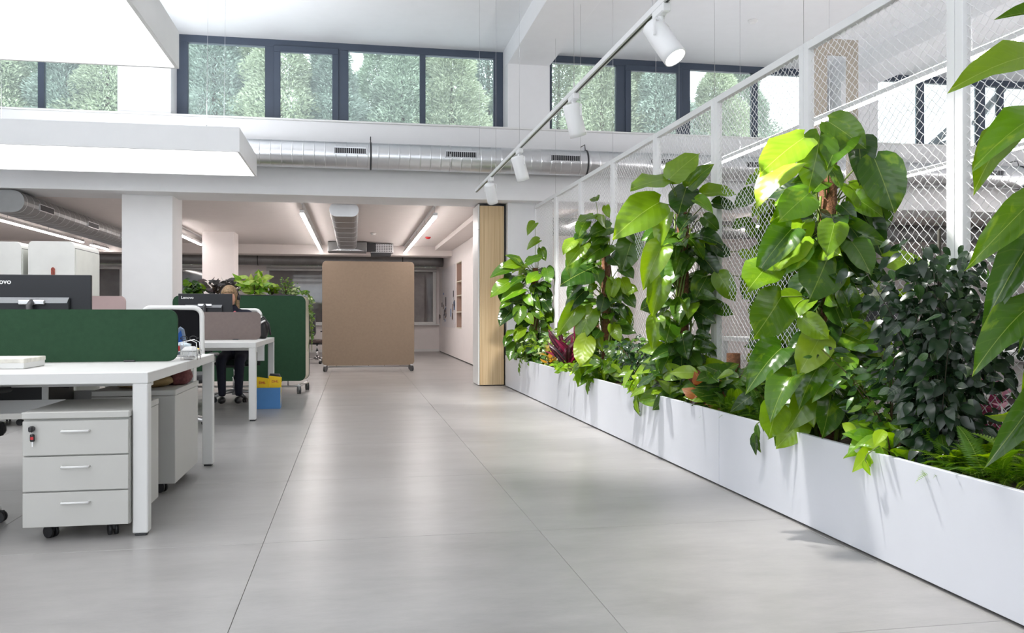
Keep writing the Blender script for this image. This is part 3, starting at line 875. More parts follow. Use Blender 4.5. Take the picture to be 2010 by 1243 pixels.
# things on the second pedestal
t = thing('paper_bag', 'crumpled brown paper wrapping lying on the pedestal under the foreground desk', 'bag', (-1.2, 5.28, .583))
b = B().sphere((0, 0, .03), .15, 1.1, .9, .32, 14, 8)
rr = random.Random(2)
for v in b.bm.verts:
    v.co += Vector((rr.uniform(-.012, .012), rr.uniform(-.012, .012), rr.uniform(-.008, .012))); v.co.z = max(v.co.z, .0)
b.put('wrapping', KRAFT, t)
t = thing('plaid_cloth', 'bunched dark red plaid cloth beside the brown paper wrapping', 'cloth', (-1.04, 5.42, .583))
b = B().sphere((0, 0, .05), .085, 1, 1, .8, 16, 10)
for v in b.bm.verts:
    a = math.atan2(v.co.y, v.co.x); k = 1 + .16 * math.sin(a * 7) + rr.uniform(-.05, .05)
    v.co.x *= k; v.co.y *= k; v.co.z = max(0, v.co.z + rr.uniform(-.006, .006))
b.put('folds', CLOTHR, t)
t = thing('carton', 'small white carton with a blue label standing on the far end of the second pedestal', 'box', (-1.05, 5.66, .583))
B().box(-.075, .07, -.05, .05, 0, .10, bev=.002).put('box', WHITE, t)
B().box(-.06, .04, -.0515, -.05, .055, .095).put('label_patch', BLUEM, t)

# on the near desk
t = thing('archive_box', 'flat white carton with a printed lid lying on the foreground desktop', 'box', (-1.72, 4.62, .741))
B().box(-.22, .165, -.16, .13, 0, .042, bev=.003).put('tray', WHITE, t)
B().box(-.223, .168, -.163, .133, .028, .05, bev=.003).put('lid', mat('printed carton lid', (.66, .64, .58), .6, var=.35, scale=14), t)
t = thing('wire_organizer', 'silver wire letter tray holding oddments at the end of the green screen', 'organizer', (-.965, 5.25, .741))
b = B()
for z in (.02, .05):
    b.tube([(-.16, -.1, z), (.07, -.1, z), (.07, .12, z), (-.16, .12, z), (-.16, -.1, z)], .0025, 5)
for k in range(8): b.tube([(-.16 + k * .033, -.1, .05), (-.16 + k * .033, -.1, .02), (-.16 + k * .033, .12, .02), (-.16 + k * .033, .12, .05)], .0015, 4)
b.put('tray', CHROME, t)
b = B()
for y in (-.1, .0):
    b.tube([(.0, y - .02, .0), (-.01, y, .1), (.05, y, .115), (.08, y, .1), (.085, y, .0)], .003, 5)
b.put('side_loop', CHROME, t)
B().box(-.01, .07, -.085, .05, .006, .075, bev=.02).put('tissue_pack', PAPER, t)
t = thing('tape_dispenser', 'blue and grey tape dispenser standing upright beside the green screen', 'dispenser', (-1.012, 5.36, .765))
B().prism([(-.03, 0), (.03, 0), (.035, .07), (.02, .15), (-.0, .165), (-.025, .14), (-.035, .06)], 'XZ', -.018, .018, bev=.006).put('body', mat('grey blue plastic', srgb(110, 126, 150), .4), t)
B().prism([(-.012, .03), (.01, .03), (.018, .1), (.006, .145), (-.012, .12)], 'XZ', -.021, .021, bev=.002).put('inlay', mat('bright blue plastic', srgb(36, 84, 160), .4), t)
B().lathe([(.012, -.012), (.024, -.012), (.024, .012), (.012, .012), (.012, -.012)], (.02, -.03, .03), 'Y', 18).put('tape_roll', BLACK, t)
t = thing('sticky_pad', 'yellow paper block leaning in the wire tray', 'paper', (-.975, 5.42, .80))
o = B().box(-.08, .06, -.03, .03, 0, .014, bev=.001).put('pad', mat('yellow paper', srgb(236, 214, 110), .8), t); o.rotation_euler = (0, .3, 0)
t = thing('crumpled_tissue', 'white and pale blue crumpled wrapper in the wire tray', 'wrapper', (-.985, 5.3, .81))
b = B().sphere((0, 0, 0), .045, 1.2, .9, .6, 10, 7)
for v in b.bm.verts: v.co += Vector((rr.uniform(-.01, .01), rr.uniform(-.01, .01), rr.uniform(-.008, .008)))
b.put('wrapper', mat('pale blue film', srgb(206, 220, 238), .4, var=.3, scale=30), t)
t = thing('red_marker', 'small red marker cap beside the tape dispenser', 'marker', (-1.0, 5.235, .80))
B().cyl((0, 0, -.015), (0, .0, .02), .012, seg=12).put('cap', REDM, t)
t = thing('eyeglasses', 'dark folded eyeglasses lying on the white tissue pack at the desk edge', 'glasses', (-.94, 5.22, .865))
b = B()
for s in (0, 1):
    c = Vector((-.02 + s * .05, -.03, 0)); b.tube([c + Vector((.02 * math.cos(a * PI / 5), 0, .013 * math.sin(a * PI / 5))) for a in range(11)], .0022, 5)
b.tube([(-.04, -.03, 0), (-.035, .05, 0)], .0022, 5).tube([(.05, -.03, 0), (.045, .05, 0)], .0022, 5)
b.put('frame', BLACK, t)

LEN_BIG = None
def monitor(label, x, y, zt, w, h, stand_z, logo_at):
    """back of the monitor faces -Y; origin on the desktop"""
    t = thing('monitor', label, 'monitor', (x, y, .741), group='computer monitors on the desks')
    z1 = zt - .741; z0 = z1 - h
    B().box(-w / 2, w / 2, -.012, .012, z0, z1, bev=.003).put('shell', MONITOR, t)
    B().box(-w / 2 + .01, w / 2 - .01, .0122, .0135, z0 + .012, z1 - .01).put('screen', mat('lit display', (.25, .3, .38), .2), t)
    hs = B().box(-w * .34, w * .32, -.04, -.012, z0 + .05, z1 - h * .36, bev=.006).put('rear_housing', MONITOR, t)
    g = B().prism([(-w * .34, z1 - h * .45), (w * .3, z1 - h * .45), (w * .32, z1 - h * .36), (-w * .36, z1 - h * .36)], 'XZ', -.043, -.036).put('vent_grille', GRILL, t)
    B().tube([(0, -.045, z0 + .21), (0, -.09, z0 + .19), (0, -.10, .02)], .018, 8).put('stand_neck', DARK, t)
    B().box(-.07, .07, -.06, -.04, z0 + .195, z0 + .22, bev=.004).put('stand_bracket', ALU, t)
    B().box(-.11, .11, -.19, .02, 0, .014, bev=.005).put('stand_foot', DARK, t)
    lm = text_mesh('Lenovo', .042)
    lm.materials.append(PAPER)
    o = place('logo', lm, t, (logo_at, -.0135, z1 - .055)); o.rotation_euler = (PI / 2, 0, 0)
    cb = B().tube([(w * .3, -.03, z0 + .1), (w * .36, -.03, z0 + .09), (w * .42, -.03, z0 + .05), (w * .43, -.03, z0 - .05)], .003, 5).put('cable', BLACK, t)
    return t
monitor('large dark monitor standing behind the long green desk screen', -1.83, 5.42, 1.235, .62, .37, .1, -.248)
monitor('dark monitor on the farther desk hiding the seated woman', -1.54, 9.5, 1.225, .545, .33, .1, -.245)

# chairs
task_chair('white framed task chair with black mesh back, seen from behind at the farther desk', (-1.495, 7.86, 0), PI, WHITE, MESHB, DARK)
task_chair('black castered task chair just entering the frame beside the keyed pedestal', (-1.9, 4.32, 0), 2.9, BLACK, BLACK, BLACK, WHITE)
task_chair('white backed task chair on which the woman sits', (-1.36, 10.42, 0), -.1, WHITE, WHITE, mat('dark green seat fabric', srgb(34, 50, 42), .9))
task_chair('empty dark task chair with a polished base beyond the green mobile screen', (-.74, 18.1, 0), .9, DARK, DARK, mat('brown seat fabric', srgb(70, 58, 56), .9), CHROME)

# ------------------------------------------------------------------ person at the farther desk
def skin(name, V, E, R, m, parent=None, sub=2, root=0):
    me = bpy.data.meshes.new(name); me.from_pydata([Vector(v) for v in V], E, [])
    o = bpy.data.objects.new(name, me); COL.objects.link(o)
    s = o.modifiers.new('skin', 'SKIN')
    for i, r in enumerate(R):
        me.skin_vertices[0].data[i].radius = (r, r) if not isinstance(r, tuple) else r
        me.skin_vertices[0].data[i].use_root = (i == root)
    s.use_smooth_shade = True
    ss = o.modifiers.new('sub', 'SUBSURF'); ss.levels = sub; ss.render_levels = sub
    dg = bpy.context.evaluated_depsgraph_get()
    me2 = bpy.data.meshes.new_from_object(o.evaluated_get(dg)); me2.materials.clear(); me2.materials.append(m)
    for p_ in me2.polygons: p_.use_smooth = True
    bpy.data.objects.remove(o)
    return me2
per = thing('person', 'woman with dark blonde hair and a black headset working behind the farther monitor', 'person', (-1.36, 10.3, 0))
V = [(0, .12, .52), (0, .13, .66), (0, .12, .82), (0, .09, .98), (0, .06, 1.06), (0, .03, 1.12),
     (-.09, .08, .52), (-.10, -.30, .50), (-.09, -.26, .12), (-.09, -.26, .08),
     (.09, .08, .52), (.10, -.28, .50), (.085, -.24, .12), (.085, -.24, .08),
     (-.16, .08, 1.02), (-.20, -.02, .82), (-.14, -.22, .77), (-.12, -.27, .77),
     (.17, .08, 1.03), (.21, -.02, .82), (.14, -.22, .77), (.12, -.27, .77)]
E_ = [(0, 1), (1, 2), (2, 3), (3, 4), (4, 5), (0, 6), (6, 7), (7, 8), (8, 9), (0, 10), (10, 11), (11, 12), (12, 13), (3, 14), (14, 15), (15, 16), (16, 17), (3, 18), (18, 19), (19, 20), (20, 21)]
R_ = [(.13, .10), (.12, .09), (.13, .095), (.10, .085), .05, .045, .085, .062, .045, .04, .085, .062, .045, .04, .05, .042, .032, .028, .05, .042, .032, .028]
place('body', skin('body', V, E_, R_, NAVY), per)
hd = B()
hd.sphere((0, 0, 0), .1, .78, .95, 1.12, 24, 18)
for v in hd.bm.verts:
    x, y, z = v.co
    if z < -.02: v.co.x *= 1 + (z + .02) * 2.6; v.co.y = v.co.y * (1 + (z + .02) * 1.6)
    if y < -.05 and abs(x) < .016 and -.035 < z < .012: v.co.y -= .016 * (1 - abs(x) / .016 * .6)
hd.tube([(0, .02, -.07), (0, .03, -.16)], .042, 12)
for s in (-1, 1): hd.sphere((s * .078, .01, -.005), .02, .35, .7, 1.2, 8, 6)
ho = hd.put('head', SKIN, per, (-.05, .02, 1.205)); ho.rotation_euler = (.32, 0, 0)
for s in (-1, 1): B().sphere((s * .03, -.082, .006), .011, 1, .6, .7, 10, 6).put('eye', PAPER, ho)
for s in (-1, 1): B().tube([(s * .016, -.093, .028), (s * .045, -.083, .028)], .003, 5).put('eyebrow', HAIR, ho)
B().tube([(-.022, -.083, -.052), (0, -.089, -.05), (.022, -.083, -.052)], .005, 6).put('mouth', mat('lips', srgb(180, 96, 92), .5), ho)
hb = B().sphere((0, .015, .025), .112, .86, .98, 1.02, 22, 14)
for v in list(hb.bm.verts):
    if v.co.y < -.045 and v.co.z < .055: v.co.y = -.045
hb.tube([(.07, .03, .03), (.088, .0, -.06), (.09, -.02, -.15), (.075, -.05, -.22)], .028, 8, .014)
hb.tube([(-.07, .03, .03), (-.088, .0, -.06), (-.09, -.02, -.15), (-.075, -.05, -.22)], .028, 8, .014)
hb.tube([(0, .09, .02), (0, .12, -.08), (0, .12, -.18)], .06, 10, .035)
hb.put('hair', HAIR, ho)
hs = B().tube([(math.cos(a) * .104, .01, .0 + math.sin(a) * .125) for a in [PI * k / 12 for k in range(13)]], .008, 8)
for s in (-1, 1): hs.cyl((s * .088, .01, -.005), (s * .118, .01, -.005), .034, seg=16)
hs.put('headset', BLACK, ho)
B().sphere((.02, -.06, 1.0), .03, .8, .5, 1.6, 10, 8).put('scarf', mat('patterned red scarf', srgb(176, 92, 100), .8, var=.5, scale=60), per)
for s in (-1, 1):
    b = B()
    b.box(s * .12 - .035, s * .12 + .035, -.36, -.27, .757, .782, bev=.01, seg=2)
    for k in range(4):
        x = s * .12 - .027 + k * .018; L = (.062, .072, .068, .052)[k if s < 0 else 3 - k]
        b.tube([(x, -.355, .772), (x, -.355 - L * .5, .776), (x, -.355 - L, .762)], .0085, 8, .0065)
    b.tube([(s * .12 - s * .03, -.30, .768), (s * .12 - s * .05, -.33, .766), (s * .12 - s * .052, -.36, .76)], .0095, 8, .007)
    b.put('hand', SKIN, per)
for s in (-1, 1):
    b = B().sphere((s * .09, -.30, .045), .045, .95, 2.3, .9, 14, 8)
    for v in b.bm.verts: v.co.z = max(.0, v.co.z)
    b.put('shoe', SHOE, per)

# bag and papers at the end of the farther desk, box with bags below
t = thing('black_bag', 'black strapped bag slumped on the end of the farther desk', 'bag', (-.985, 9.75, .741))
b = B().sphere((0, 0, .1), .11, .6, 1.1, 1.15, 16, 12)
for v in b.bm.verts: v.co.z = max(0, v.co.z)
b.put('pouch', BLACK, t)
B().tube([(-.03, -.08, .19), (.02, -.1, .24), (.07, -.06, .16), (.085, 0, .04)], .012, 8).put('strap', DARK, t)
B().tube([(-.04, -.1, .06), (-.01, -.12, .17), (.04, -.1, .2)], .01, 8).put('cord', WHITE, t)
t = thing('hanging_paper', 'white paper sheet hanging at the inner side of the farther desk leg', 'paper', (-.93, 9.1, .53))
B().box(-.04, .03, 0, .004, 0, .16).put('sheet', PAPER, t)
t = thing('storage_box', 'open blue plastic box on the floor beside the farther desk', 'box', (-.905, 9.52, 0))
b = B()
b.box(-.135, .135, -.1, .1, 0, .008); b.box(-.135, .135, -.1, -.094, .008, .225, bev=.002); b.box(-.135, .135, .094, .1, .008, .225, bev=.002)
b.box(-.135, -.129, -.094, .094, .008, .225); b.box(.129, .135, -.094, .094, .008, .225)
b.put('crate', BLUEBOX, t)
for k, (x, y, r, z) in enumerate(((-.055, -.05, -.12, .31), (.07, -.02, .1, .32))):
    t = thing('shipping_bag', ('folded yellow shipping bag on the inner side of the blue box', 'yellow shipping bag with red lettering standing in the blue box')[k], 'bag', (-.905 + x, 9.52 + y, .01), r, group='yellow bags in the blue box')
    b = B().prism([(-.065, 0), (.065, 0), (.075, z), (-.06, z + .02)], 'XZ', -.016, .016, bev=.006)
    b.put('pouch', YELLOW, t)
    lm = text_mesh('DHL', .036); lm.materials.append(REDM)
    o = place('lettering', lm, t, (-.03, -.0175, z - .055)); o.rotation_euler = (PI / 2, 0, 0)
t = thing('rolled_bag', 'dark rolled bag sticking out of the back of the blue box', 'bag', (-.87, 9.57, .012))
B().tube([(-.06, 0, .2), (0, 0, .34), (.07, 0, .335), (.09, 0, .26)], .022, 8).put('roll', DARK, t)

# ------------------------------------------------------------------ mobile screens
def mobile_screen(name, label, x, y, w, z0, z1, m, th, rz=0, back=None):
    t = thing(name, label, 'screen', (x, y, 0), rz, group='mobile fabric covered screens')
    B().prism(rrect(-w / 2, w / 2, z0, z1, .075, 8), 'XZ', -.012, .02, bev=.006).put('front_panel', m, t)
    B().prism(rrect(-w / 2 + .004, w / 2 - .004, z0 + .004, z1 - .004, .07, 8), 'XZ', .02, th - .02, bev=.002).put('edge_band', CREAM, t)
    B().prism(rrect(-w / 2, w / 2, z0, z1, .075, 8), 'XZ', th - .02, th, bev=.006).put('rear_panel', m, t)
    for s in (-1, 1):
        x_ = s * (w / 2 - .055)
        B().box(x_ - .02, x_ + .02, -.16, th + .16, .095, .115, bev=.004).put('foot_bar', ALU, t)
        for yy in (-.14, th + .14): place('caster', BIGCAST, t, (x_, yy, 0), s * .35)
    B().cyl((-w / 2 + .1, th / 2, .075), (w / 2 - .1, th / 2, .075), .012, seg=8).put('cross_rod', ALU, t)
    for k in range(5):
        B().cyl((-w / 2 + .25 + k * (w - .5) / 4, th / 2, .085), (-w / 2 + .25 + k * (w - .5) / 4, th / 2, z0 + .01), .005, seg=6).put('bolt', DARK, t)
    return t
mobile_screen('mobile_screen', 'large taupe fabric screen on casters in the middle of the aisle', .265, 15.5, 1.62, .1, 1.955, TAUPE, .07, 0)
mobile_screen('mobile_screen', 'dark green fabric screen on casters with a row of plants on top', -1.43, 11.36, 1.66, .155, 1.245, GREEN, .30, math.radians(-7))

# rounded white lockers behind the desks
def locker(label, x, y, w, d, h):
    t = thing('rounded_locker', label, 'locker', (x, y, 0), group='tall white rounded lockers')
    lm = mat('locker white', (.72, .72, .69), .45)
    B().prism(rrect(0, w, .06, h, .05, 8), 'XZ', 0, d, bev=.004).put('body', lm, t)
    B().box(w - .001, w + .01, .02, d - .02, .1, h - .075, bev=.003).put('door', mat('locker door', (.60, .61, .57), .5), t)
    B().box(w, w + .004, .02, d - .02, h - .072, h - .066).put('joint', DARK, t)
    for p_ in ((.08, .08), (w - .08, .08), (.08, d - .08), (w - .08, d - .08)): place('caster', CAST, t, (*p_, 0), .4)
    B().box(w * .5, w * .5 + .035, -.006, 0, h - .36, h - .27, bev=.015).put('sticker', mat('brownish sticker', srgb(170, 96, 84), .6, var=.5, scale=50), t)
locker('tall white rounded locker showing its door side, beside the round column', -3.305, 9.6, .445, .88, 1.765)
locker('tall white rounded locker cut by the frame edge', -3.86, 9.6, .49, .88, 1.755)

# glass board and notes on the partition
t = thing('glass_board', 'large glass writing board on the white partition beside the shelf niche', 'whiteboard', (2.298, 21.0, 1.44))
B().prism(rrect(-1.45, 1.5, -.74, .74, .08), 'YZ', -.008, -.002).put('pane', BOARDGLASS, t)
rp = random.Random(4)
nm = [mat('note dark', (.05, .05, .06), .6), mat('note brown', (.2, .13, .1), .6), mat('note light', (.7, .7, .72), .6), mat('note blue', (.15, .25, .45), .6)]
for k in range(34):
    yy = rp.choice((19.75, 20.1, 20.3, 21.6, 22.0, 22.3, 22.9, 23.1)) + rp.uniform(-.14, .14); zz = rp.uniform(.75, 1.55); hh = rp.uniform(.05, .2)
    B().box(-.004, .002, -.06, .06, 0, hh).put('paper_note', nm[k % 4], None, (2.286, yy, zz), label='small %s note stuck to or beside the glass board' % ('black', 'brown', 'pale', 'blue')[k % 4], cat='note', group='notes on the glass board')
for k, (z, dy) in enumerate(((1.08, .2), (1.44, .5), (.72, .3), (.72, .6))):
    B().box(-.05, .05, -.03, .03, 0, .1 + .03 * k, bev=.004).put('shelf_item', nm[2], None, (2.45, 18.5 + dy, z + .001), label=('low white carton on the third shelf of the niche', 'white carton on the second shelf of the niche', 'white carton on the bottom shelf of the niche', 'taller white carton on the bottom shelf of the niche')[k], cat='box', group='cartons in the shelf niche')

# ------------------------------------------------------------------ planted side: furniture glimpsed behind the mesh
bt = thing('bench_desk', 'white bench desk behind the wire mesh screen', 'desk', (4.6, 4.4, 0), group='white bench desks')
B().box(0, 3.2, 0, 1.6, .69, .74, bev=.003).put('desktop', DESKW, bt)
for x in (.0, 3.13):
    for y in (0, 1.53): B().box(x, x + .067, y, y + .067, 0, .69, bev=.004).put('leg', DESKW, bt)
desk_screen('desk_screen', 'dark green felt screen on the desk behind the wire mesh', 4.7, 7.7, 5.2, 1.05, GREEN)
bt2 = thing('bench_desk', 'white bench desk farther back behind the wire mesh screen', 'desk', (4.4, 8.2, 0), group='white bench desks')
B().box(0, 3.2, 0, 1.6, .69, .74, bev=.003).put('desktop', DESKW, bt2)
for x in (.0, 3.13):
    for y in (0, 1.53): B().box(x, x + .067, y, y + .067, 0, .69, bev=.004).put('leg', DESKW, bt2)
desk_screen('desk_screen', 'mauve grey felt screen on the far desk behind the wire mesh', 4.5, 7.5, 9.0, 1.05, MAUVE)
for k, (x, y) in enumerate(((5.05, 4.75), (6.0, 4.75), (5.2, 8.6))):
    t = thing('monitor', ('black monitor behind the mesh, nearer of the two on the same desk', 'black monitor behind the mesh, farther from the planter', 'black monitor on the far desk behind the mesh')[k], 'monitor', (x, y, .741), group='computer monitors on the desks')
    B().box(-.3, .3, -.012, .012, .12, .48, bev=.004).put('shell', BLACK, t)
    B().cyl((0, .03, .012), (0, .03, .25), .018, seg=8).put('stand_neck', DARK, t)
    B().box(-.1, .1, -.08, .1, 0, .012, bev=.003).put('stand_foot', DARK, t)
task_chair('black task chair with a jacket over its back, seen through the mesh', (4.3, 6.8, 0), 2.6, BLACK, BLACK, BLACK)
t = thing('jacket', 'dark red and grey jacket hung over a chair behind the mesh', 'jacket', (4.44, 6.55, .72))
b = B().prism(rrect(-.24, .24, 0, .42, .08), 'XZ', -.05, .05, bev=.02)
b.put('cloth', mat('grey and red cloth', srgb(70, 66, 72), .9, var=.5, scale=12), t); 
task_chair('black task chair behind the mesh near the large fig bush', (4.2, 3.9, 0), .4, BLACK, BLACK, BLACK)
t = thing('portal_frame', 'taupe rectangular frame standing tall behind the wire mesh', 'frame', (5.15, 8.5, 0))
PORT = mat('taupe lacquer', srgb(176, 166, 152), .6)
B().box(-.262, -.10, 0, .05, 0, 4.0, bev=.003).put('upright', PORT, t)
B().box(.15, .27, 0, .05, 0, 4.0, bev=.003).put('upright', PORT, t)
B().box(-.10, .15, 0, .05, 3.83, 4.0, bev=.003).put('lintel', PORT, t)

# ------------------------------------------------------------------ planter
PX0, PX1, PY0, PY1, PH = 2.092, 2.94, 1.2, 11.82, .437
t = thing('planter', 'long low white planter filled with plants along the wire mesh screen', 'planter', (2.5, 6.5, 0))
ys = [PY0, 1.68, 4.68, 7.68, 10.68, PY1]
for i in range(len(ys) - 1):
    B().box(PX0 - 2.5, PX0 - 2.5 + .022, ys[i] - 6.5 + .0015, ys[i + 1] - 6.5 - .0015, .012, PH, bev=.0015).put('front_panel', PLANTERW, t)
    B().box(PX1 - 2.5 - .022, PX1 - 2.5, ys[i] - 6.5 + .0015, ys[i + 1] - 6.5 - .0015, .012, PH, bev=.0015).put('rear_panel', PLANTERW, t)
B().box(PX0 - 2.5 + .024, PX1 - 2.5 - .024, PY0 - 6.5, PY1 - 6.5, 0, .3).put('liner', DARK, t)
for y in (PY0, PY1 - .02): B().box(PX0 - 2.5 + .024, PX1 - 2.5 - .024, y - 6.5, y + .02 - 6.5, .3, PH).put('end_panel', PLANTERW, t)
b = B(); rs = random.Random(9)
nx, ny = 10, 130
vs = [(PX0 - 2.5 + .024 + (PX1 - PX0 - .048) * i / nx, PY0 - 6.5 + .02 + (PY1 - PY0 - .04) * j / ny, .395 + rs.uniform(-.012, .018)) for j in range(ny + 1) for i in range(nx + 1)]
fs = [(j * (nx + 1) + i, j * (nx + 1) + i + 1, (j + 1) * (nx + 1) + i + 1, (j + 1) * (nx + 1) + i) for j in range(ny) for i in range(nx)]
b.quads(vs, fs).put('soil', SOIL, t)

# ------------------------------------------------------------------ wire mesh screen
MX = 2.515
POSTS = [11.76, 10.52, 9.31, 8.09, 6.87, 5.67, 4.45, 3.215, 1.9]
RZ = 2.53
t = thing('mesh_screen', 'white framed crimped wire mesh screen standing along the planter', 'screen', (MX, 6.5, 0))
for i, y in enumerate(POSTS):
    for s in ((-.026, .026) if 0 < i < len(POSTS) - 1 else (0,)):
        h = .024
        B().box(-.02, .02, y + s - h - 6.5, y + s + h - 6.5, .38, RZ, bev=.002).put('post', POWDER, t)
for i in range(len(POSTS) - 1):
    a, b_ = POSTS[i + 1] + .05, POSTS[i] - .05
    B().box(-.02, .02, a - 6.5, b_ - 6.5, RZ - .045, RZ, bev=.002).put('top_rail', POWDER, t)
    B().box(-.02, .02, a - 6.5, b_ - 6.5, .40, .44, bev=.002).put('bottom_rail', POWDER, t)
def wire_bay(ya, yb, za, zb, crimp):
    """two sets of parallel wires crossing in diamonds; every wire bends over and under the others"""
    vs, fs = [], []
    py, pz = .056, .047
    H, W = zb - za, yb - ya
    sl = pz / py
    for dirn in (1, -1):
        k0 = -int(H / sl / py) - 2
        for k in range(k0, int(W / py) + 2):
            y0 = ya + k * py + (0 if dirn > 0 else 0)
            # wire: y = y0 + (z-za)/sl  (dirn 1)  or mirrored
            lo, hi = max(0.0, (ya - y0) * sl), min(H, (yb - y0) * sl)
            if hi - lo < .02: continue
            step = pz / 2 if not crimp else pz / 4
            n = max(1, int((hi - lo) / step)) if crimp else 1
            r = .0018
            ring = []
            for q in range(n + 1):
                z = lo + (hi - lo) * q / n
                y = y0 + z / sl
                if dirn < 0: y = ya + yb - y
                off = 0
                if crimp:
                    off = .0024 * math.cos(PI * (z / (pz / 2)) + k * PI) * dirn
                    y += .0022 * math.sin(2 * PI * z / (pz / 2) )
                ring.append((off, y, za + z))
            base = len(vs)
            for (x, y, z) in ring:
                vs += [(x - r, y, z), (x, y - r * .75, z + r * .7 * dirn), (x + r, y, z), (x, y + r * .75, z - r * .7 * dirn)]
            for q in range(n):
                for e in range(4):
                    f = (e + 1) % 4
                    fs.append((base + q * 4 + e, base + q * 4 + f, base + q * 4 + 4 + f, base + q * 4 + 4 + e))
    me = bpy.data.meshes.new('wire_mesh'); me.from_pydata(vs, [], fs); me.update()
    me.materials.append(POWDER)
    return me
for i in range(len(POSTS) - 1):
    a, b_ = POSTS[i + 1] + .05, POSTS[i] - .05
    place('wire_mesh', wire_bay(a - 6.5, b_ - 6.5, .44, RZ - .045, POSTS[i] < 8.5), t, kind='stuff')
for y in POSTS[:-1]:
    B().cyl((0, y - 6.5 + .03, RZ), (0, y - 6.5 + .03, HB), .0016, seg=4).put('suspension_wire', ALU, t)

# ------------------------------------------------------------------ plants
def leaf_mesh(name, rows, bend, fold, lobes, mats, wave=0.0, cross=(-1, -.5, 0, .5, 1)):
    vs, fs = [], []
    m = len(cross)
    for t_, hw in rows:
        for s in cross:
            x = s * hw
            y = t_ - lobes * abs(s) ** 1.4 * (1 - t_) ** 1.6
            z = fold * abs(x) - bend * max(0, y) ** 2 + wave * math.sin(t_ * 13 + s * 2) * abs(s) + (-.12 * (abs(s) ** 2) * hw)
            vs.append((x, y, z))
    for i in range(len(rows) - 1):
        for j in range(m - 1):
            fs.append((i * m + j, i * m + j + 1, (i + 1) * m + j + 1, (i + 1) * m + j))
    me = bpy.data.meshes.new(name); me.from_pydata(vs, [], fs); me.update()
    for p_ in me.polygons: p_.use_smooth = True
    me.materials.append(mats)
    return me
HEART = [(0, .10), (.05, .23), (.15, .33), (.3, .385), (.46, .385), (.62, .34), (.77, .26), (.88, .15), (.95, .06), (1, .001)]
LANCE = [(0, .02), (.14, .12), (.38, .17), (.64, .135), (.86, .06), (1, .001)]
BROAD = [(0, .03), (.12, .17), (.32, .26), (.55, .25), (.78, .14), (.93, .05), (1, .001)]
NARROW = [(0, .03), (.25, .065), (.6, .06), (.85, .035), (1, .001)]
PLEAF = {k: [leaf_mesh('leaf', HEART, bd, fo, .12, POTHOS[k], wv) for bd, fo, wv in ((.22, .45, .03), (.42, .3, .035), (.6, .65, .02), (.15, .2, .045))] for k in range(3)}
def simple(m, rows=LANCE, n=3, cross=(-1, 0, 1)):
    return [leaf_mesh('leaf', rows, .1 + .2 * k, .35, 0, m, .01, cross) for k in range(n)]
FL, FLL, VL, LL = simple(FICUS), simple(FICUSL), simple(VARIEG), simple(LIME, BROAD, 3, (-1, -.5, 0, .5, 1))
CL, CYL_, CDL, PL_, PKL = simple(CROTON, BROAD), simple(CROTONY, LANCE), simple(CORDY, NARROW), simple(PURPLE), simple(PINK, BROAD)
GL = simple(POTHOS[1], BROAD, 3, (-1, -.5, 0, .5, 1))
GD = simple(POTHOS[0], BROAD, 3, (-1, -.5, 0, .5, 1))

def leaf(parent, meshes, base, tip, rnd, hint, width=1.0, jit=.35, name='leaf'):
    base, tip = Vector(base), Vector(tip)
    y = tip - base; L = y.length
    if L < .005: return
    y.normalize()
    n = Vector(hint) + Vector((rnd.uniform(-jit, jit), rnd.uniform(-jit, jit), rnd.uniform(-jit, jit)))
    x = y.cross(n)
    if x.length < 1e-3: x = y.cross(Vector((0, .3, 1)))
    x.normalize(); z = x.cross(y)
    o = bpy.data.objects.new(name, rnd.choice(meshes)); COL.objects.link(o); o.parent = parent
    M = Matrix(((x.x * L * width, y.x * L, z.x * L, base.x), (x.y * L * width, y.y * L, z.y * L, base.y), (x.z * L * width, y.z * L, z.z * L, base.z), (0, 0, 0, 1)))
    o.matrix_local = M
    return o, M

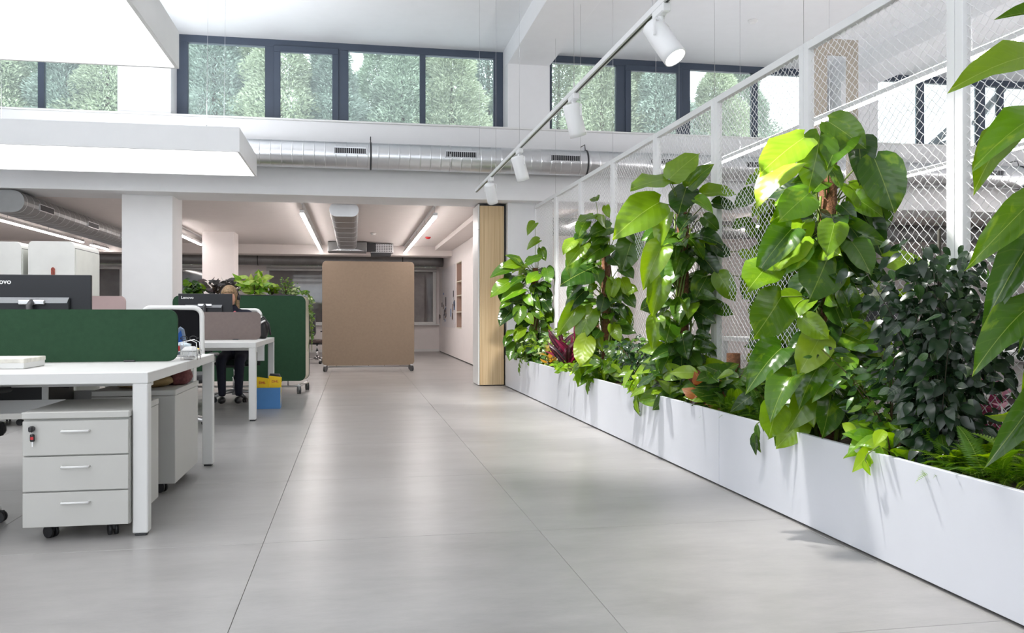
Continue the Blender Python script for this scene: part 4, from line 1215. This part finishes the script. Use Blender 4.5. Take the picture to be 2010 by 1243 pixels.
HERO = {
 'P1': (10.71, [
  (-0.201,-0.183,1.619,-0.362,-0.29,1.797,1.6),(-0.327,-0.188,1.576,-0.607,-0.265,1.565,1.5),(-0.235,-0.2,1.648,-0.478,-0.281,1.614,1.1),(-0.154,-0.21,1.658,0.062,-0.298,1.762,1.1),
  (0.116,-0.179,1.585,0.121,-0.311,1.394,1.8),(0.008,-0.188,1.522,-0.194,-0.329,1.404,1.8),(-0.203,-0.194,1.464,-0.391,-0.314,1.417,1.3),(-0.376,-0.195,1.411,-0.634,-0.307,1.28,1.3),
  (-0.192,-0.152,1.332,-0.47,-0.329,1.285,1.8),(-0.161,-0.193,1.239,-0.106,-0.33,1.14,1.7),(-0.372,-0.205,1.156,-0.492,-0.292,1.128,1.2),(-0.291,-0.077,1.085,-0.528,-0.235,0.891,0.5),
  (-0.216,-0.156,1.101,-0.28,-0.271,0.876,1.6),(-0.153,-0.208,1.002,-0.077,-0.295,0.88,1.3),(-0.051,-0.168,1.064,0.057,-0.301,0.962,1.2),(0.108,-0.071,1.315,0.141,-0.207,1.075,0.1),
  (-0.29,-0.104,0.796,-0.425,-0.215,0.747,0.9),(-0.174,-0.101,0.847,-0.322,-0.239,0.672,0.7),(-0.123,-0.16,0.765,-0.085,-0.329,0.627,1.5),(-0.343,-0.104,0.734,-0.444,-0.206,0.611,0.5),
  (-0.251,-0.063,0.629,-0.39,-0.227,0.448,0.4),(-0.008,-0.067,2.168,-0.138,-0.165,2.073,0.8),(0.036,-0.109,1.947,-0.139,-0.167,1.888,1),(0.065,-0.075,1.846,0.096,-0.172,1.68,0.8),
  (-0.32,-0.096,1.498,-0.449,-0.23,1.41,0.3),(-0.023,-0.087,1.376,0.045,-0.164,1.209,0.2),(-0.231,-0.07,1.272,-0.387,-0.23,1.186,0.3),(-0.422,-0.08,1.271,-0.347,-0.24,1.084,0.2),
 ]),
 'P2': (7.57, [
  (0.027,-0.055,1.801,-0.222,-0.208,1.73,1),(-0.022,-0.062,1.814,-0.122,-0.193,1.916,0.8),(-0.34,-0.159,1.667,-0.478,-0.263,1.584,1.9),(-0.201,-0.069,1.744,-0.375,-0.237,1.638,0.2),
  (-0.253,-0.173,1.638,-0.46,-0.297,1.453,1.5),(0.226,-0.089,1.704,0.071,-0.208,1.368,0.2),(-0.007,-0.087,1.641,-0.289,-0.235,1.535,0.9),(-0.337,-0.176,1.52,-0.43,-0.318,1.37,1.9),
  (-0.124,-0.068,1.44,-0.513,-0.238,1.293,0.2),(0.025,-0.183,1.318,-0.044,-0.261,1.15,1.5),(-0.229,-0.085,1.216,-0.45,-0.162,1.063,0.2),(-0.26,-0.088,1.297,-0.431,-0.165,1.159,0.4),
  (-0.288,-0.078,1.079,-0.481,-0.214,0.86,0.9),(-0.154,-0.092,1.054,-0.341,-0.219,0.791,0.9),(-0.225,-0.154,0.804,-0.34,-0.314,0.546,1.9),(-0.023,-0.165,0.759,-0.052,-0.297,0.637,1.3),
  (-0.07,-0.169,0.598,0.06,-0.289,0.436,1.5),(-0.21,-0.072,0.505,-0.323,-0.208,0.374,0.8),(-0.139,-0.173,1.398,-0.145,-0.322,1.282,1.5),(0.033,-0.084,0.912,0.06,-0.219,0.782,1),
  (0.141,-0.063,1.196,0.214,-0.224,1.075,0.5),(-0.122,-0.061,0.838,-0.115,-0.195,0.716,0.6),(-0.206,-0.056,1.856,-0.324,-0.186,1.748,1),(-0.034,-0.1,1.988,-0.047,-0.195,1.893,0.8),
  (-0.114,-0.06,2.036,-0.166,-0.187,2.084,0.9),(0.112,-0.103,1.776,0.236,-0.196,1.68,0.3),(0.174,-0.057,1.556,0.242,-0.202,1.591,0.3),(-0.148,-0.098,1.905,-0.335,-0.227,1.842,0.6),
  (-0.047,-0.067,1.732,-0.199,-0.225,1.642,0.6),
 ]),
 'P3': (5.71, [
  (-0.171,-0.198,1.925,0.028,-0.288,2.141,1.1),(0.018,-0.068,1.896,0.102,-0.224,2.051,0.6),(-0.178,-0.171,1.926,-0.523,-0.293,1.867,1.2),(-0.237,-0.175,1.765,-0.625,-0.334,1.579,1.5),
  (0.007,-0.05,1.89,-0.138,-0.235,1.671,0.5),(0.101,-0.109,1.841,0.374,-0.195,1.873,0.7),(0.184,-0.106,1.775,0.355,-0.178,1.753,0.1),(0.009,-0.2,1.784,0.11,-0.313,1.734,1.7),
  (-0.182,-0.167,1.683,-0.313,-0.287,1.495,1.4),(0.051,-0.054,1.692,-0.127,-0.207,1.596,0.5),(0.114,-0.099,1.68,0.222,-0.164,1.582,0.2),(-0.226,-0.192,1.468,-0.41,-0.334,1.227,1.5),
  (-0.122,-0.104,1.539,-0.374,-0.206,1.454,0.2),(0.013,-0.095,1.4,-0.228,-0.174,1.208,0.2),(0.009,-0.09,1.534,0.111,-0.202,1.408,0.6),(0.147,-0.106,1.509,0.309,-0.209,1.39,0.5),
  (0.092,-0.065,1.434,0.201,-0.229,1.256,0.3),(-0.228,-0.197,1.246,-0.334,-0.288,1.001,1.5),(0.149,-0.082,1.271,-0.011,-0.225,1.088,0.7),(0.179,-0.198,1.283,0.242,-0.334,1.09,1.4),
  (0.388,-0.099,1.444,0.519,-0.161,1.356,0.6),(0.217,-0.102,1.09,0.024,-0.164,0.991,0.3),(-0.066,-0.166,1.105,-0.169,-0.302,0.952,1.4),(0.159,-0.078,1.065,0.307,-0.222,1.03,0.2),
  (-0.247,-0.153,0.979,-0.324,-0.27,0.799,1.2),(-0.147,-0.154,0.957,-0.246,-0.338,0.809,1.5),(0.105,-0.055,0.987,0.107,-0.2,0.878,0.3),(-0.118,-0.069,0.731,-0.225,-0.188,0.617,1),
  (-0.034,-0.085,0.868,-0.004,-0.189,0.786,0.2),(-0.01,-0.07,0.782,-0.094,-0.17,0.66,0.2),(0.345,-0.093,1.625,0.463,-0.19,1.686,0.4),(0.547,-0.061,1.266,0.354,-0.19,1.174,0.4),
 ]),
 'P4': (3.83, [
  (-0.238,-0.197,1.818,-0.526,-0.29,1.648,1.5),(-0.276,-0.187,1.699,-0.551,-0.295,1.583,2),(-0.045,-0.08,1.924,0.085,-0.216,1.779,1),(0.123,-0.192,1.731,0.173,-0.297,1.458,1.6),
  (0.059,-0.082,1.625,0.13,-0.216,1.493,1),(-0.204,-0.175,1.564,-0.411,-0.294,1.433,2),(-0.106,-0.106,1.848,-0.191,-0.19,1.588,0.6),(-0.056,-0.097,1.708,-0.01,-0.181,1.608,1),
  (0.135,-0.057,1.505,0.145,-0.225,1.325,0.2),(-0.09,-0.203,1.423,-0.197,-0.323,1.28,1.2),(-0.301,-0.194,1.393,-0.499,-0.305,1.252,1.5),(-0.239,-0.185,1.362,-0.435,-0.26,1.204,2),
  (-0.251,-0.196,1.341,-0.381,-0.264,1.185,2),(-0.381,-0.156,1.243,-0.582,-0.33,1.13,1.5),(-0.088,-0.151,1.28,-0.276,-0.327,1.068,1.6),(0.062,-0.101,1.293,0.146,-0.214,1.239,0.3),
  (0.172,-0.207,1.266,0.35,-0.306,1.229,1.1),(0.07,-0.052,1.213,0.185,-0.221,1.192,0.3),(-0.047,-0.193,1.111,0.007,-0.269,0.965,1.5),(0.134,-0.106,1.128,0.223,-0.165,1.052,1),
  (-0.182,-0.084,1.072,-0.368,-0.226,1.028,0.8),(-0.333,-0.161,1.084,-0.52,-0.28,0.889,1.2),(-0.244,-0.195,0.984,-0.157,-0.291,0.887,1.2),(-0.138,-0.174,0.911,-0.292,-0.288,0.759,1.8),
  (-0.277,-0.055,0.84,-0.502,-0.2,0.749,0.9),(-0.036,-0.175,0.823,-0.261,-0.32,0.684,1.7),(-0.083,-0.191,0.771,-0.002,-0.32,0.68,1.3),(-0.287,-0.181,0.719,-0.479,-0.299,0.624,1.4),
  (-0.177,-0.204,0.752,-0.315,-0.272,0.629,1.2),(-0.136,-0.095,0.67,-0.273,-0.233,0.513,1),(-0.096,-0.177,0.609,-0.201,-0.318,0.454,1.5),(0.061,-0.066,0.631,0.067,-0.176,0.508,0.4),
  (-0.359,-0.169,0.593,-0.451,-0.279,0.442,1.2),(0.103,-0.107,0.881,0.2,-0.184,0.781,0.4),(0.109,-0.075,1.849,0.062,-0.228,1.683,0.3),(0.191,-0.066,1.603,0.192,-0.177,1.37,0.4),
  (-0.06,-0.079,0.963,-0.082,-0.191,0.817,0.3),(-0.175,-0.072,1.442,-0.275,-0.186,1.295,1),(0.043,-0.059,1.877,-0.14,-0.239,1.714,0.6),(0.3,-0.086,1.074,0.344,-0.197,1.126,0.7),
 ]),
 'P5': (2.45, [
  (-0.256,-0.199,1.783,-0.585,-0.305,1.75,1.1),(-0.233,-0.193,1.611,-0.561,-0.329,1.537,2),(-0.253,-0.094,1.596,-0.52,-0.237,1.465,0.8),(-0.242,-0.164,1.363,-0.517,-0.279,1.199,1.5),
  (-0.167,-0.091,1.271,-0.452,-0.237,1.084,0.5),(-0.252,-0.165,1.036,-0.545,-0.275,0.922,1.1),(-0.151,-0.061,0.737,-0.374,-0.216,0.629,0.3),(-0.161,-0.104,1.942,-0.31,-0.18,1.962,1),
  (-0.092,-0.069,1.519,-0.278,-0.194,1.335,1),(-0.079,-0.055,1.161,-0.272,-0.167,0.966,0.5),(-0.072,-0.068,0.965,-0.291,-0.189,0.782,0.7),
 ]),
}


def climber(key, px, pole_h, label, fill, rad=.26, fill_z=(.45, 1.7), seed=1, pole_r=.045, wid=1.0):
    y0, leaves = HERO[key]
    rnd = random.Random(seed)
    zb = .395
    t = thing('climbing_pothos', label, 'plant', (px, y0, zb), group='tall climbing pothos plants in the planter')
    b = B().cyl((0, 0, -.02), (0, 0, pole_h - zb), pole_r, pole_r * .9, 12)
    b.put('moss_pole', TERRA, t)
    st = B()
    for k in range(5):                       # climbing stems round the pole
        a0 = rnd.uniform(0, 6.28); h = (pole_h - zb) * rnd.uniform(.7, 1.05)
        st.tube([(math.cos(a0 + q * .35) * (pole_r + .012), math.sin(a0 + q * .35) * (pole_r + .012), h * q / 9) for q in range(10)], .010, 6, .006)
    jobs = []
    for (bx, by, bz, tx, ty, tz, tone) in leaves:
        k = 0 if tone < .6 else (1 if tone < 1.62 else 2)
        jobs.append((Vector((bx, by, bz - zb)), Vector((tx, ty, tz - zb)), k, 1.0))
    for k in range(fill):
        z = rnd.uniform(*fill_z)
        a = rnd.uniform(0, 2 * PI)
        L = rnd.uniform(.09, .2)
        r0 = rnd.uniform(.06, rad * .55)
        base = Vector((math.cos(a) * r0, math.sin(a) * r0, z - zb))
        dn = rnd.uniform(-.95, .1)
        d = Vector((math.cos(a), math.sin(a), dn)).normalized()
        if base.x + d.x * L > .2: d.x *= .2; d.normalize()
        jobs.append((base, base + d * L, rnd.choice((0, 0, 0, 1, 1)), 1.0))
    for q_, (base, tip, k, w) in enumerate(jobs):
        if q_ < len(leaves): tip = base.lerp(tip, .9 if key != 'P3' else .84)
        d = (tip - base)
        hint = Vector((-.35, -.75, .55)) if d.z > -abs(d.x) else Vector((-.3, -.9, .35))
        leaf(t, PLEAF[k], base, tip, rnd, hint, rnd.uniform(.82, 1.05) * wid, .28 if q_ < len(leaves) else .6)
        root = Vector((0, 0, max(.02, min(base.z - rnd.uniform(.03, .12), pole_h - zb))))
        dd = Vector((base.x, base.y, 0));
        if dd.length > .01: root += dd.normalized() * pole_r
        midp = (root + base) / 2 + Vector((0, 0, .03))
        st.tube([root, midp, base], .0042, 5, .003)
    st.put('vine_stems', STEM, t, kind='stuff')
    return t
climber('P4', 2.28, 1.80, 'tallest lush pothos on a moss pole, with lime top leaves, at the wide mesh post', 120, .3, (.5, 1.65), 4)
climber('P3', 2.28, 1.72, 'tall dark leaved pothos whose highest single leaf stands out before the mesh, second nearest', 110, .34, (.6, 1.6), 3)
climber('P2', 2.28, 1.62, 'bushy pothos on a brown pole, third from the near end', 100, .3, (.45, 1.65), 2)
climber('P1', 2.28, 1.6, 'farthest climbing pothos, next to the oak pillar', 110, .3, (.45, 1.65), 1)
climber('P5', 2.30, 1.9, 'nearest pothos reaching in from the picture edge with long hanging leaves', 16, .26, (.6, 1.9), 5, wid=.52)

def bush(name, label, loc, h, r, n, meshes, size, seed, sr=.006, cat='plant', group=None, stems=BARK, upright=.0, stake=False, nstem=7, low=.08, droop=.5, shape=1.0, clipx=None, pot=None, width=1.0):
    """branching bush: real branches, leaves set along them"""
    rnd = random.Random(seed)
    t = thing(name, label, cat, loc, 0, group)
    st = B(); pts = []
    for k in range(nstem):
        a = 2 * PI * k / nstem + rnd.uniform(-.4, .4)
        rr_ = r * rnd.uniform(.3, 1.0); hh = h * rnd.uniform(.55, 1.0) * (1 - .35 * (rr_ / r) * shape)
        p = [Vector((0, 0, -.01)), Vector((math.cos(a) * rr_ * .25, math.sin(a) * rr_ * .25, hh * .4)), Vector((math.cos(a) * rr_ * .65, math.sin(a) * rr_ * .65, hh * .78)), Vector((math.cos(a) * rr_, math.sin(a) * rr_, hh))]
        st.tube(p, sr, 5, .0015)
        pts.append(p)
    if stake: st.cyl((0, 0, 0), (0, 0, h * .96), .009, .007, 8)
    st.put('stems', stems, t)
    lim = min(n, 290); rest_v, rest_f = [], []
    for k in range(n):
        p = rnd.choice(pts); u = rnd.uniform(low, 1) * 3; i = min(2, int(u)); f = u - i
        c = p[i].lerp(p[i + 1], f)
        a = rnd.uniform(0, 2 * PI)
        off = rnd.uniform(.0, .35) * r
        c = c + Vector((math.cos(a) * off, math.sin(a) * off, rnd.uniform(-.02, .04)))
        d = Vector((math.cos(a), math.sin(a), rnd.uniform(-droop * 1.6, .6 - droop * .6) + upright)).normalized()
        L = size * rnd.uniform(.65, 1.2)
        if clipx is not None and c.x > clipx: c.x = clipx
        if c.z < .012: c.z = .012
        res = leaf(t, meshes, c, c + d * L, rnd, (-.45, -.75, .4), width, .6)
        if k >= lim and res is not None:
            o, M = res        # past the limit: same leaf shapes joined into one part
            b0 = len(rest_v)
            rest_v += [M @ v.co for v in o.data.vertices]
            rest_f += [tuple(b0 + i for i in p_.vertices) for p_ in o.data.polygons]
            bpy.data.objects.remove(o)
    if rest_f:
        me = bpy.data.meshes.new('foliage'); me.from_pydata(rest_v, [], rest_f); me.update(); me.materials.append(meshes[0].materials[0])
        for p_ in me.polygons: p_.use_smooth = True
        place('foliage', me, t, kind='stuff')
    return t
S = .40
STEMD = mat('dark twig', srgb(50, 46, 34), .7, var=.2)
# big weeping fig and smaller bushes
bush('weeping_fig', 'large dark glossy weeping fig with a thin cane, near end of the planter', (2.30, 3.05, S), .98, .38, 1500, FL, .062, 21, sr=.0025, stake=True, stems=STEMD, nstem=14, droop=.8, shape=.6, low=.02, width=1.7)
bush('weeping_fig', 'outer green twigs of a fig shrub between the tallest pothos and the dark fig', (2.30, 3.36, S), .78, .30, 480, FLL + FL, .062, 22, sr=.0035, nstem=10, droop=.4, width=1.2)
bush('small_leaved_fig', 'fine dark leaved shrub between the second and third pothos', (2.27, 6.55, S), .55, .33, 520, FL + FLL, .062, 23, nstem=12, droop=.6, width=1.3)
bush('small_leaved_fig', 'loose green shrub between the two farthest pothos', (2.33, 9.0, S), .62, .35, 290, FLL + VL, .07, 24, nstem=12, droop=.4, width=1.3)
bush('variegated_shrub', 'cream speckled shrub at the foot of the farthest pothos', (2.28, 9.7, S), .5, .34, 180, VL + GL, .08, 25, nstem=10, width=1.3)
bush('pothos_bush', 'low bush of green and yellow pothos in the far corner of the planter', (2.28, 10.9, S), .42, .33, 170, PLEAF[1] + PLEAF[2], .11, 26, nstem=10)
bush('pothos_bush', 'low leafy pothos spilling over the rim before the oak pillar', (2.2, 10.2, S), .34, .26, 120, PLEAF[1] + PLEAF[0], .1, 27, nstem=8)
bush('croton', 'dark red croton with yellow veins between pothos in mid planter', (2.16, 5.05, S), .28, .12, 18, CL, .15, 28, nstem=5, upright=.3, droop=.2, width=1.2)
bush('croton', 'orange and yellow croton near the far end of the planter', (2.2, 9.45, S), .26, .14, 22, CYL_, .16, 29, nstem=6, upright=.25, droop=.1, width=1.1)
bush('cordyline', 'crimson and dark purple cordyline near the far end of the planter', (2.22, 8.75, S), .32, .13, 60, CDL, .24, 30, nstem=7, upright=.9, droop=.0, width=1.5)
bush('peace_lily', 'broad leaved green plant with a short moss pole in mid planter', (2.3, 4.98, S), .42, .25, 60, GL + GD, .17, 31, nstem=8, upright=.1, droop=.2, width=1.05)
bush('peace_lily', 'low green leafy plant at the rim between second and third pothos', (2.22, 5.95, S), .28, .24, 80, GL, .13, 32, nstem=8)
bush('peace_lily', 'green leafy plant under the bushy third pothos', (2.2, 7.35, S), .26, .26, 80, GL + PLEAF[1], .13, 33, nstem=8)
bush('lime_philodendron', 'lime green plant at the rim between the tallest pothos and the near fern', (2.2, 3.22, S), .17, .16, 46, LL, .12, 34, nstem=6, droop=.3, width=1.1)
bush('lime_philodendron', 'small lime green ground cover before the small leaved shrub', (2.17, 6.25, S), .12, .2, 70, LL, .07, 35, nstem=7, droop=.2)
bush('lime_philodendron', 'bright green ground cover at the foot of the third pothos', (2.18, 7.95, S), .13, .28, 110, LL + GL, .075, 36, nstem=8, droop=.2)
bush('lime_philodendron', 'yellow green ground cover beside the cordyline', (2.18, 8.55, S), .13, .22, 80, LL, .07, 37, nstem=8, droop=.2)
bush('pothos_bush', 'pothos leaves clustered at the foot of the dark leaved pothos', (2.24, 5.7, S), .34, .26, 60, PLEAF[1] + PLEAF[0], .15, 38, nstem=8)
bush('pothos_bush', 'pothos leaves clustered at the foot of the tallest pothos', (2.24, 3.95, S), .3, .22, 46, PLEAF[1] + PLEAF[0], .15, 39, nstem=8)
bush('rubber_plant', 'green bush low in the planter beyond the tallest pothos', (2.34, 4.5, S), .4, .22, 60, GD + GL, .14, 40, nstem=8)
bush('flowering_plant', 'pink flowering plant behind the mesh beside the dark fig', (2.76, 3.35, S), .5, .16, 60, PL_ + PKL, .1, 41, nstem=7, width=1.2)
# plants behind the mesh
bush('rear_climber', 'tall green climbing plant behind the mesh, between second and tallest pothos', (2.80, 5.35, S), 1.75, .26, 280, PLEAF[1], .14, 42, nstem=12, shape=.1, low=.15)
bush('rear_climber', 'lower climbing plant behind the mesh beside the tallest pothos', (2.80, 4.7, S), 1.3, .24, 220, PLEAF[1], .13, 43, nstem=10, shape=.1)
bush('rear_shrub', 'dark green shrub behind the mesh at the near end', (2.76, 2.7, S), .9, .2, 150, FL + FLL, .1, 44, nstem=10, width=1.3)
bush('rear_shrub', 'green shrub behind the mesh in mid planter', (2.76, 6.9, S), .8, .2, 110, GD, .14, 45, nstem=9)
for k, (y, h) in enumerate(((5.02, .36), (8.15, .52))):
    B().cyl((0, 0, -.01), (0, 0, h), .045, .042, 12).put('moss_pole_stub', TERRA, None, (2.34, y, S), label=('short bare brown moss pole beside the broad leaved plant', 'short bare orange brown pole behind the bushy pothos')[k], cat='pole', group='short bare moss poles')

# ferns
def frond_mesh(seed):
    rnd = random.Random(seed); vs, fs = [], []
    n = 26
    def c(u): return Vector((0, u, .55 * u - .75 * u * u))
    for i in range(n):
        u = .06 + .92 * i / n; p = c(u); L = .17 * math.sin(PI * min(1, u * .9 + .12)) ** .7 * (1 - u * .35) + .01
        for s in (-1, 1):
            d = Vector((s, .35, -.15)); b0 = len(vs)
            w = .017
            vs += [p + Vector((0, -w * .6, 0)), p + d * L * .5 + Vector((0, -w, .006)), p + d * L, p + d * L * .5 + Vector((0, w, .006)), p + Vector((0, w * .6, 0))]
            fs.append((b0, b0 + 1, b0 + 2, b0 + 3, b0 + 4))
    for i in range(10):
        a, b_ = c(i / 10), c((i + 1) / 10); b0 = len(vs)
        vs += [a + Vector((-.004, 0, 0)), a + Vector((.004, 0, 0)), b_ + Vector((.003, 0, 0)), b_ + Vector((-.003, 0, 0))]; fs.append((b0, b0 + 1, b0 + 2, b0 + 3))
    me = bpy.data.meshes.new('frond'); me.from_pydata(vs, [], fs); me.update(); me.materials.append(FERN)
    return me
FR = [frond_mesh(k) for k in range(2)]
def fern(label, loc, n, L, seed, lean=None):
    rnd = random.Random(seed)
    t = thing('boston_fern', label, 'fern', loc, 0, 'boston ferns in the planter')
    for k in range(n):
        a = rnd.uniform(0, 2 * PI); l = L * rnd.uniform(.6, 1.1) * (.6 if math.sin(a) > .45 else 1)
        o = bpy.data.objects.new('frond', rnd.choice(FR)); COL.objects.link(o); o.parent = t
        o.rotation_euler = (rnd.uniform(-.1, 1.0), rnd.uniform(-.3, .3), a); o.scale = (l * 1.0, l, l); o.location = (rnd.uniform(-.03, .1), rnd.uniform(-.18, .18), .01)
    B().sphere((0, 0, .0), .03, 1, 1, .6, 8, 6).put('crown', STEM, t)
fern('bright green fern spilling over the rim in mid planter', (2.22, 4.72, S), 110, .27, 51)
fern('bright green fern beside the tallest pothos, smaller of the two in mid planter', (2.26, 4.4, S), 60, .26, 52)
fern('bright green fern at the near end of the planter', (2.24, 2.78, S), 110, .29, 53)
fern('second green fern at the near end, behind the dark fig', (2.32, 2.45, S), 80, .3, 54)

# trailing vines over the rim
def trail(label, y, x, l, n, ms, size, seed):
    rnd = random.Random(seed)
    t = thing('trailing_vine', label, 'vine', (x, y, PH), 0, 'vines trailing over the planter rim')
    pts = [Vector((.1, 0, -.02)), Vector((-.0, 0, .03)), Vector((-.05, 0, -.0)), Vector((-.055, .01, -l * .5)), Vector((-.05, -.01, -l))]
    B().tube(pts, .003, 5).put('stem', STEM, t)
    for k in range(n):
        f = k / max(1, n - 1) * 3; i = min(3, int(f) + 1 if f < 3 else 3); p = pts[min(4, i)].lerp(pts[min(4, i + 1)], f - int(f)) if i < 4 else pts[4]
        leaf(t, ms, p, p + Vector((rnd.uniform(-.05, 0), rnd.uniform(-.5, .5), -1)).normalized() * size * rnd.uniform(.7, 1.1), rnd, (-1, -.3, .2), 1, .2)
trail('green pointed leaves hanging over the rim below the dark leaved pothos', 6.02, 2.10, .12, 6, GL, .13, 61)
trail('long leaf tip hanging over the rim below the tallest pothos', 4.12, 2.10, .09, 4, GD, .12, 62)
trail('thin vine hanging over the rim near the oak pillar', 10.55, 2.10, .2, 5, PLEAF[1], .06, 63)
trail('short vine hanging over the rim below the bushy pothos', 7.35, 2.10, .07, 5, GL, .1, 64)
trail('small lime leaf tips over the rim beside the near fern', 3.15, 2.10, .05, 4, LL, .07, 65)

# plants on the green mobile screen: a narrow trough, then each plant
t = thing('plant_trough', 'narrow dark trough on top of the green mobile screen', 'planter', (-1.45, 11.515, 1.246), math.radians(-7))
B().box(-.72, .70, -.08, .08, 0, .014, bev=.004).put('tray', DARK, t)
for nm_, lab, x, h, r, n, ms, sz, up, seed in (
        ('potted_pothos', 'green pothos on the green mobile screen beside the white column', -2.03, .17, .15, 90, PLEAF[1] + PLEAF[0], .09, .1, 71),
        ('dark_calathea', 'dark purple leaved plant on the green mobile screen', -1.72, .2, .17, 60, PL_, .12, .5, 72),
        ('dark_calathea', 'small dark spiky plant directly above the seated woman', -1.5, .18, .1, 24, PL_, .12, .7, 73),
        ('dieffenbachia', 'yellow green dieffenbachia, the tallest plant on the green mobile screen', -1.25, .28, .19, 110, simple(leaf_material('dieffenbachia leaf', (.10, .28, .02), (.25, .44, .04), (.55, .62, .2), .7, .35, .35), LANCE), .14, .35, 74),
        ('parlour_fern', 'curly green plant beside the dieffenbachia on the green mobile screen', -1.04, .13, .12, 60, GL, .06, .3, 75),
        ('myrtle', 'small leaved round bush on the green mobile screen', -.86, .24, .13, 150, FLL, .035, .2, 76),
        ('hedera', 'low variegated ivy at the end of the green mobile screen', -.78, .08, .14, 150, VL, .045, .0, 77)):
    bush(nm_, lab, (x, 11.515 - (x + 1.45) * .12, 1.261), h + .03, r, n, ms, sz, seed, group='plants on the green mobile screen', nstem=7, upright=up, droop=.3, width=1.3)
t = thing('trailing_ivy', 'pale ivy trailing down the end of the green mobile screen', 'plant', (-.625, 11.42, 1.26))
rnd = random.Random(8); st = B()
for k in range(9):
    y = rnd.uniform(-.14, .14); l = rnd.uniform(.25, .75)
    p = [Vector((-.06, y, .04)), Vector((.02, y, .05)), Vector((.06 + rnd.uniform(0, .04), y, -.06)), Vector((.05 + rnd.uniform(0, .05), y, -l * .5)), Vector((.04 + rnd.uniform(0, .06), y, -l))]
    st.tube(p, .002, 4)
    for q in range(16):
        f = rnd.random() * 4; i = min(3, int(f)); c_ = p[i].lerp(p[i + 1], f - i)
        leaf(t, VL + FLL, c_, c_ + Vector((rnd.uniform(-.2, 1), rnd.uniform(-1, 1), rnd.uniform(-1, .2))).normalized() * rnd.uniform(.03, .055), rnd, (0, -.8, .5), 1.6, .5)
st.put('stems', STEM, t)
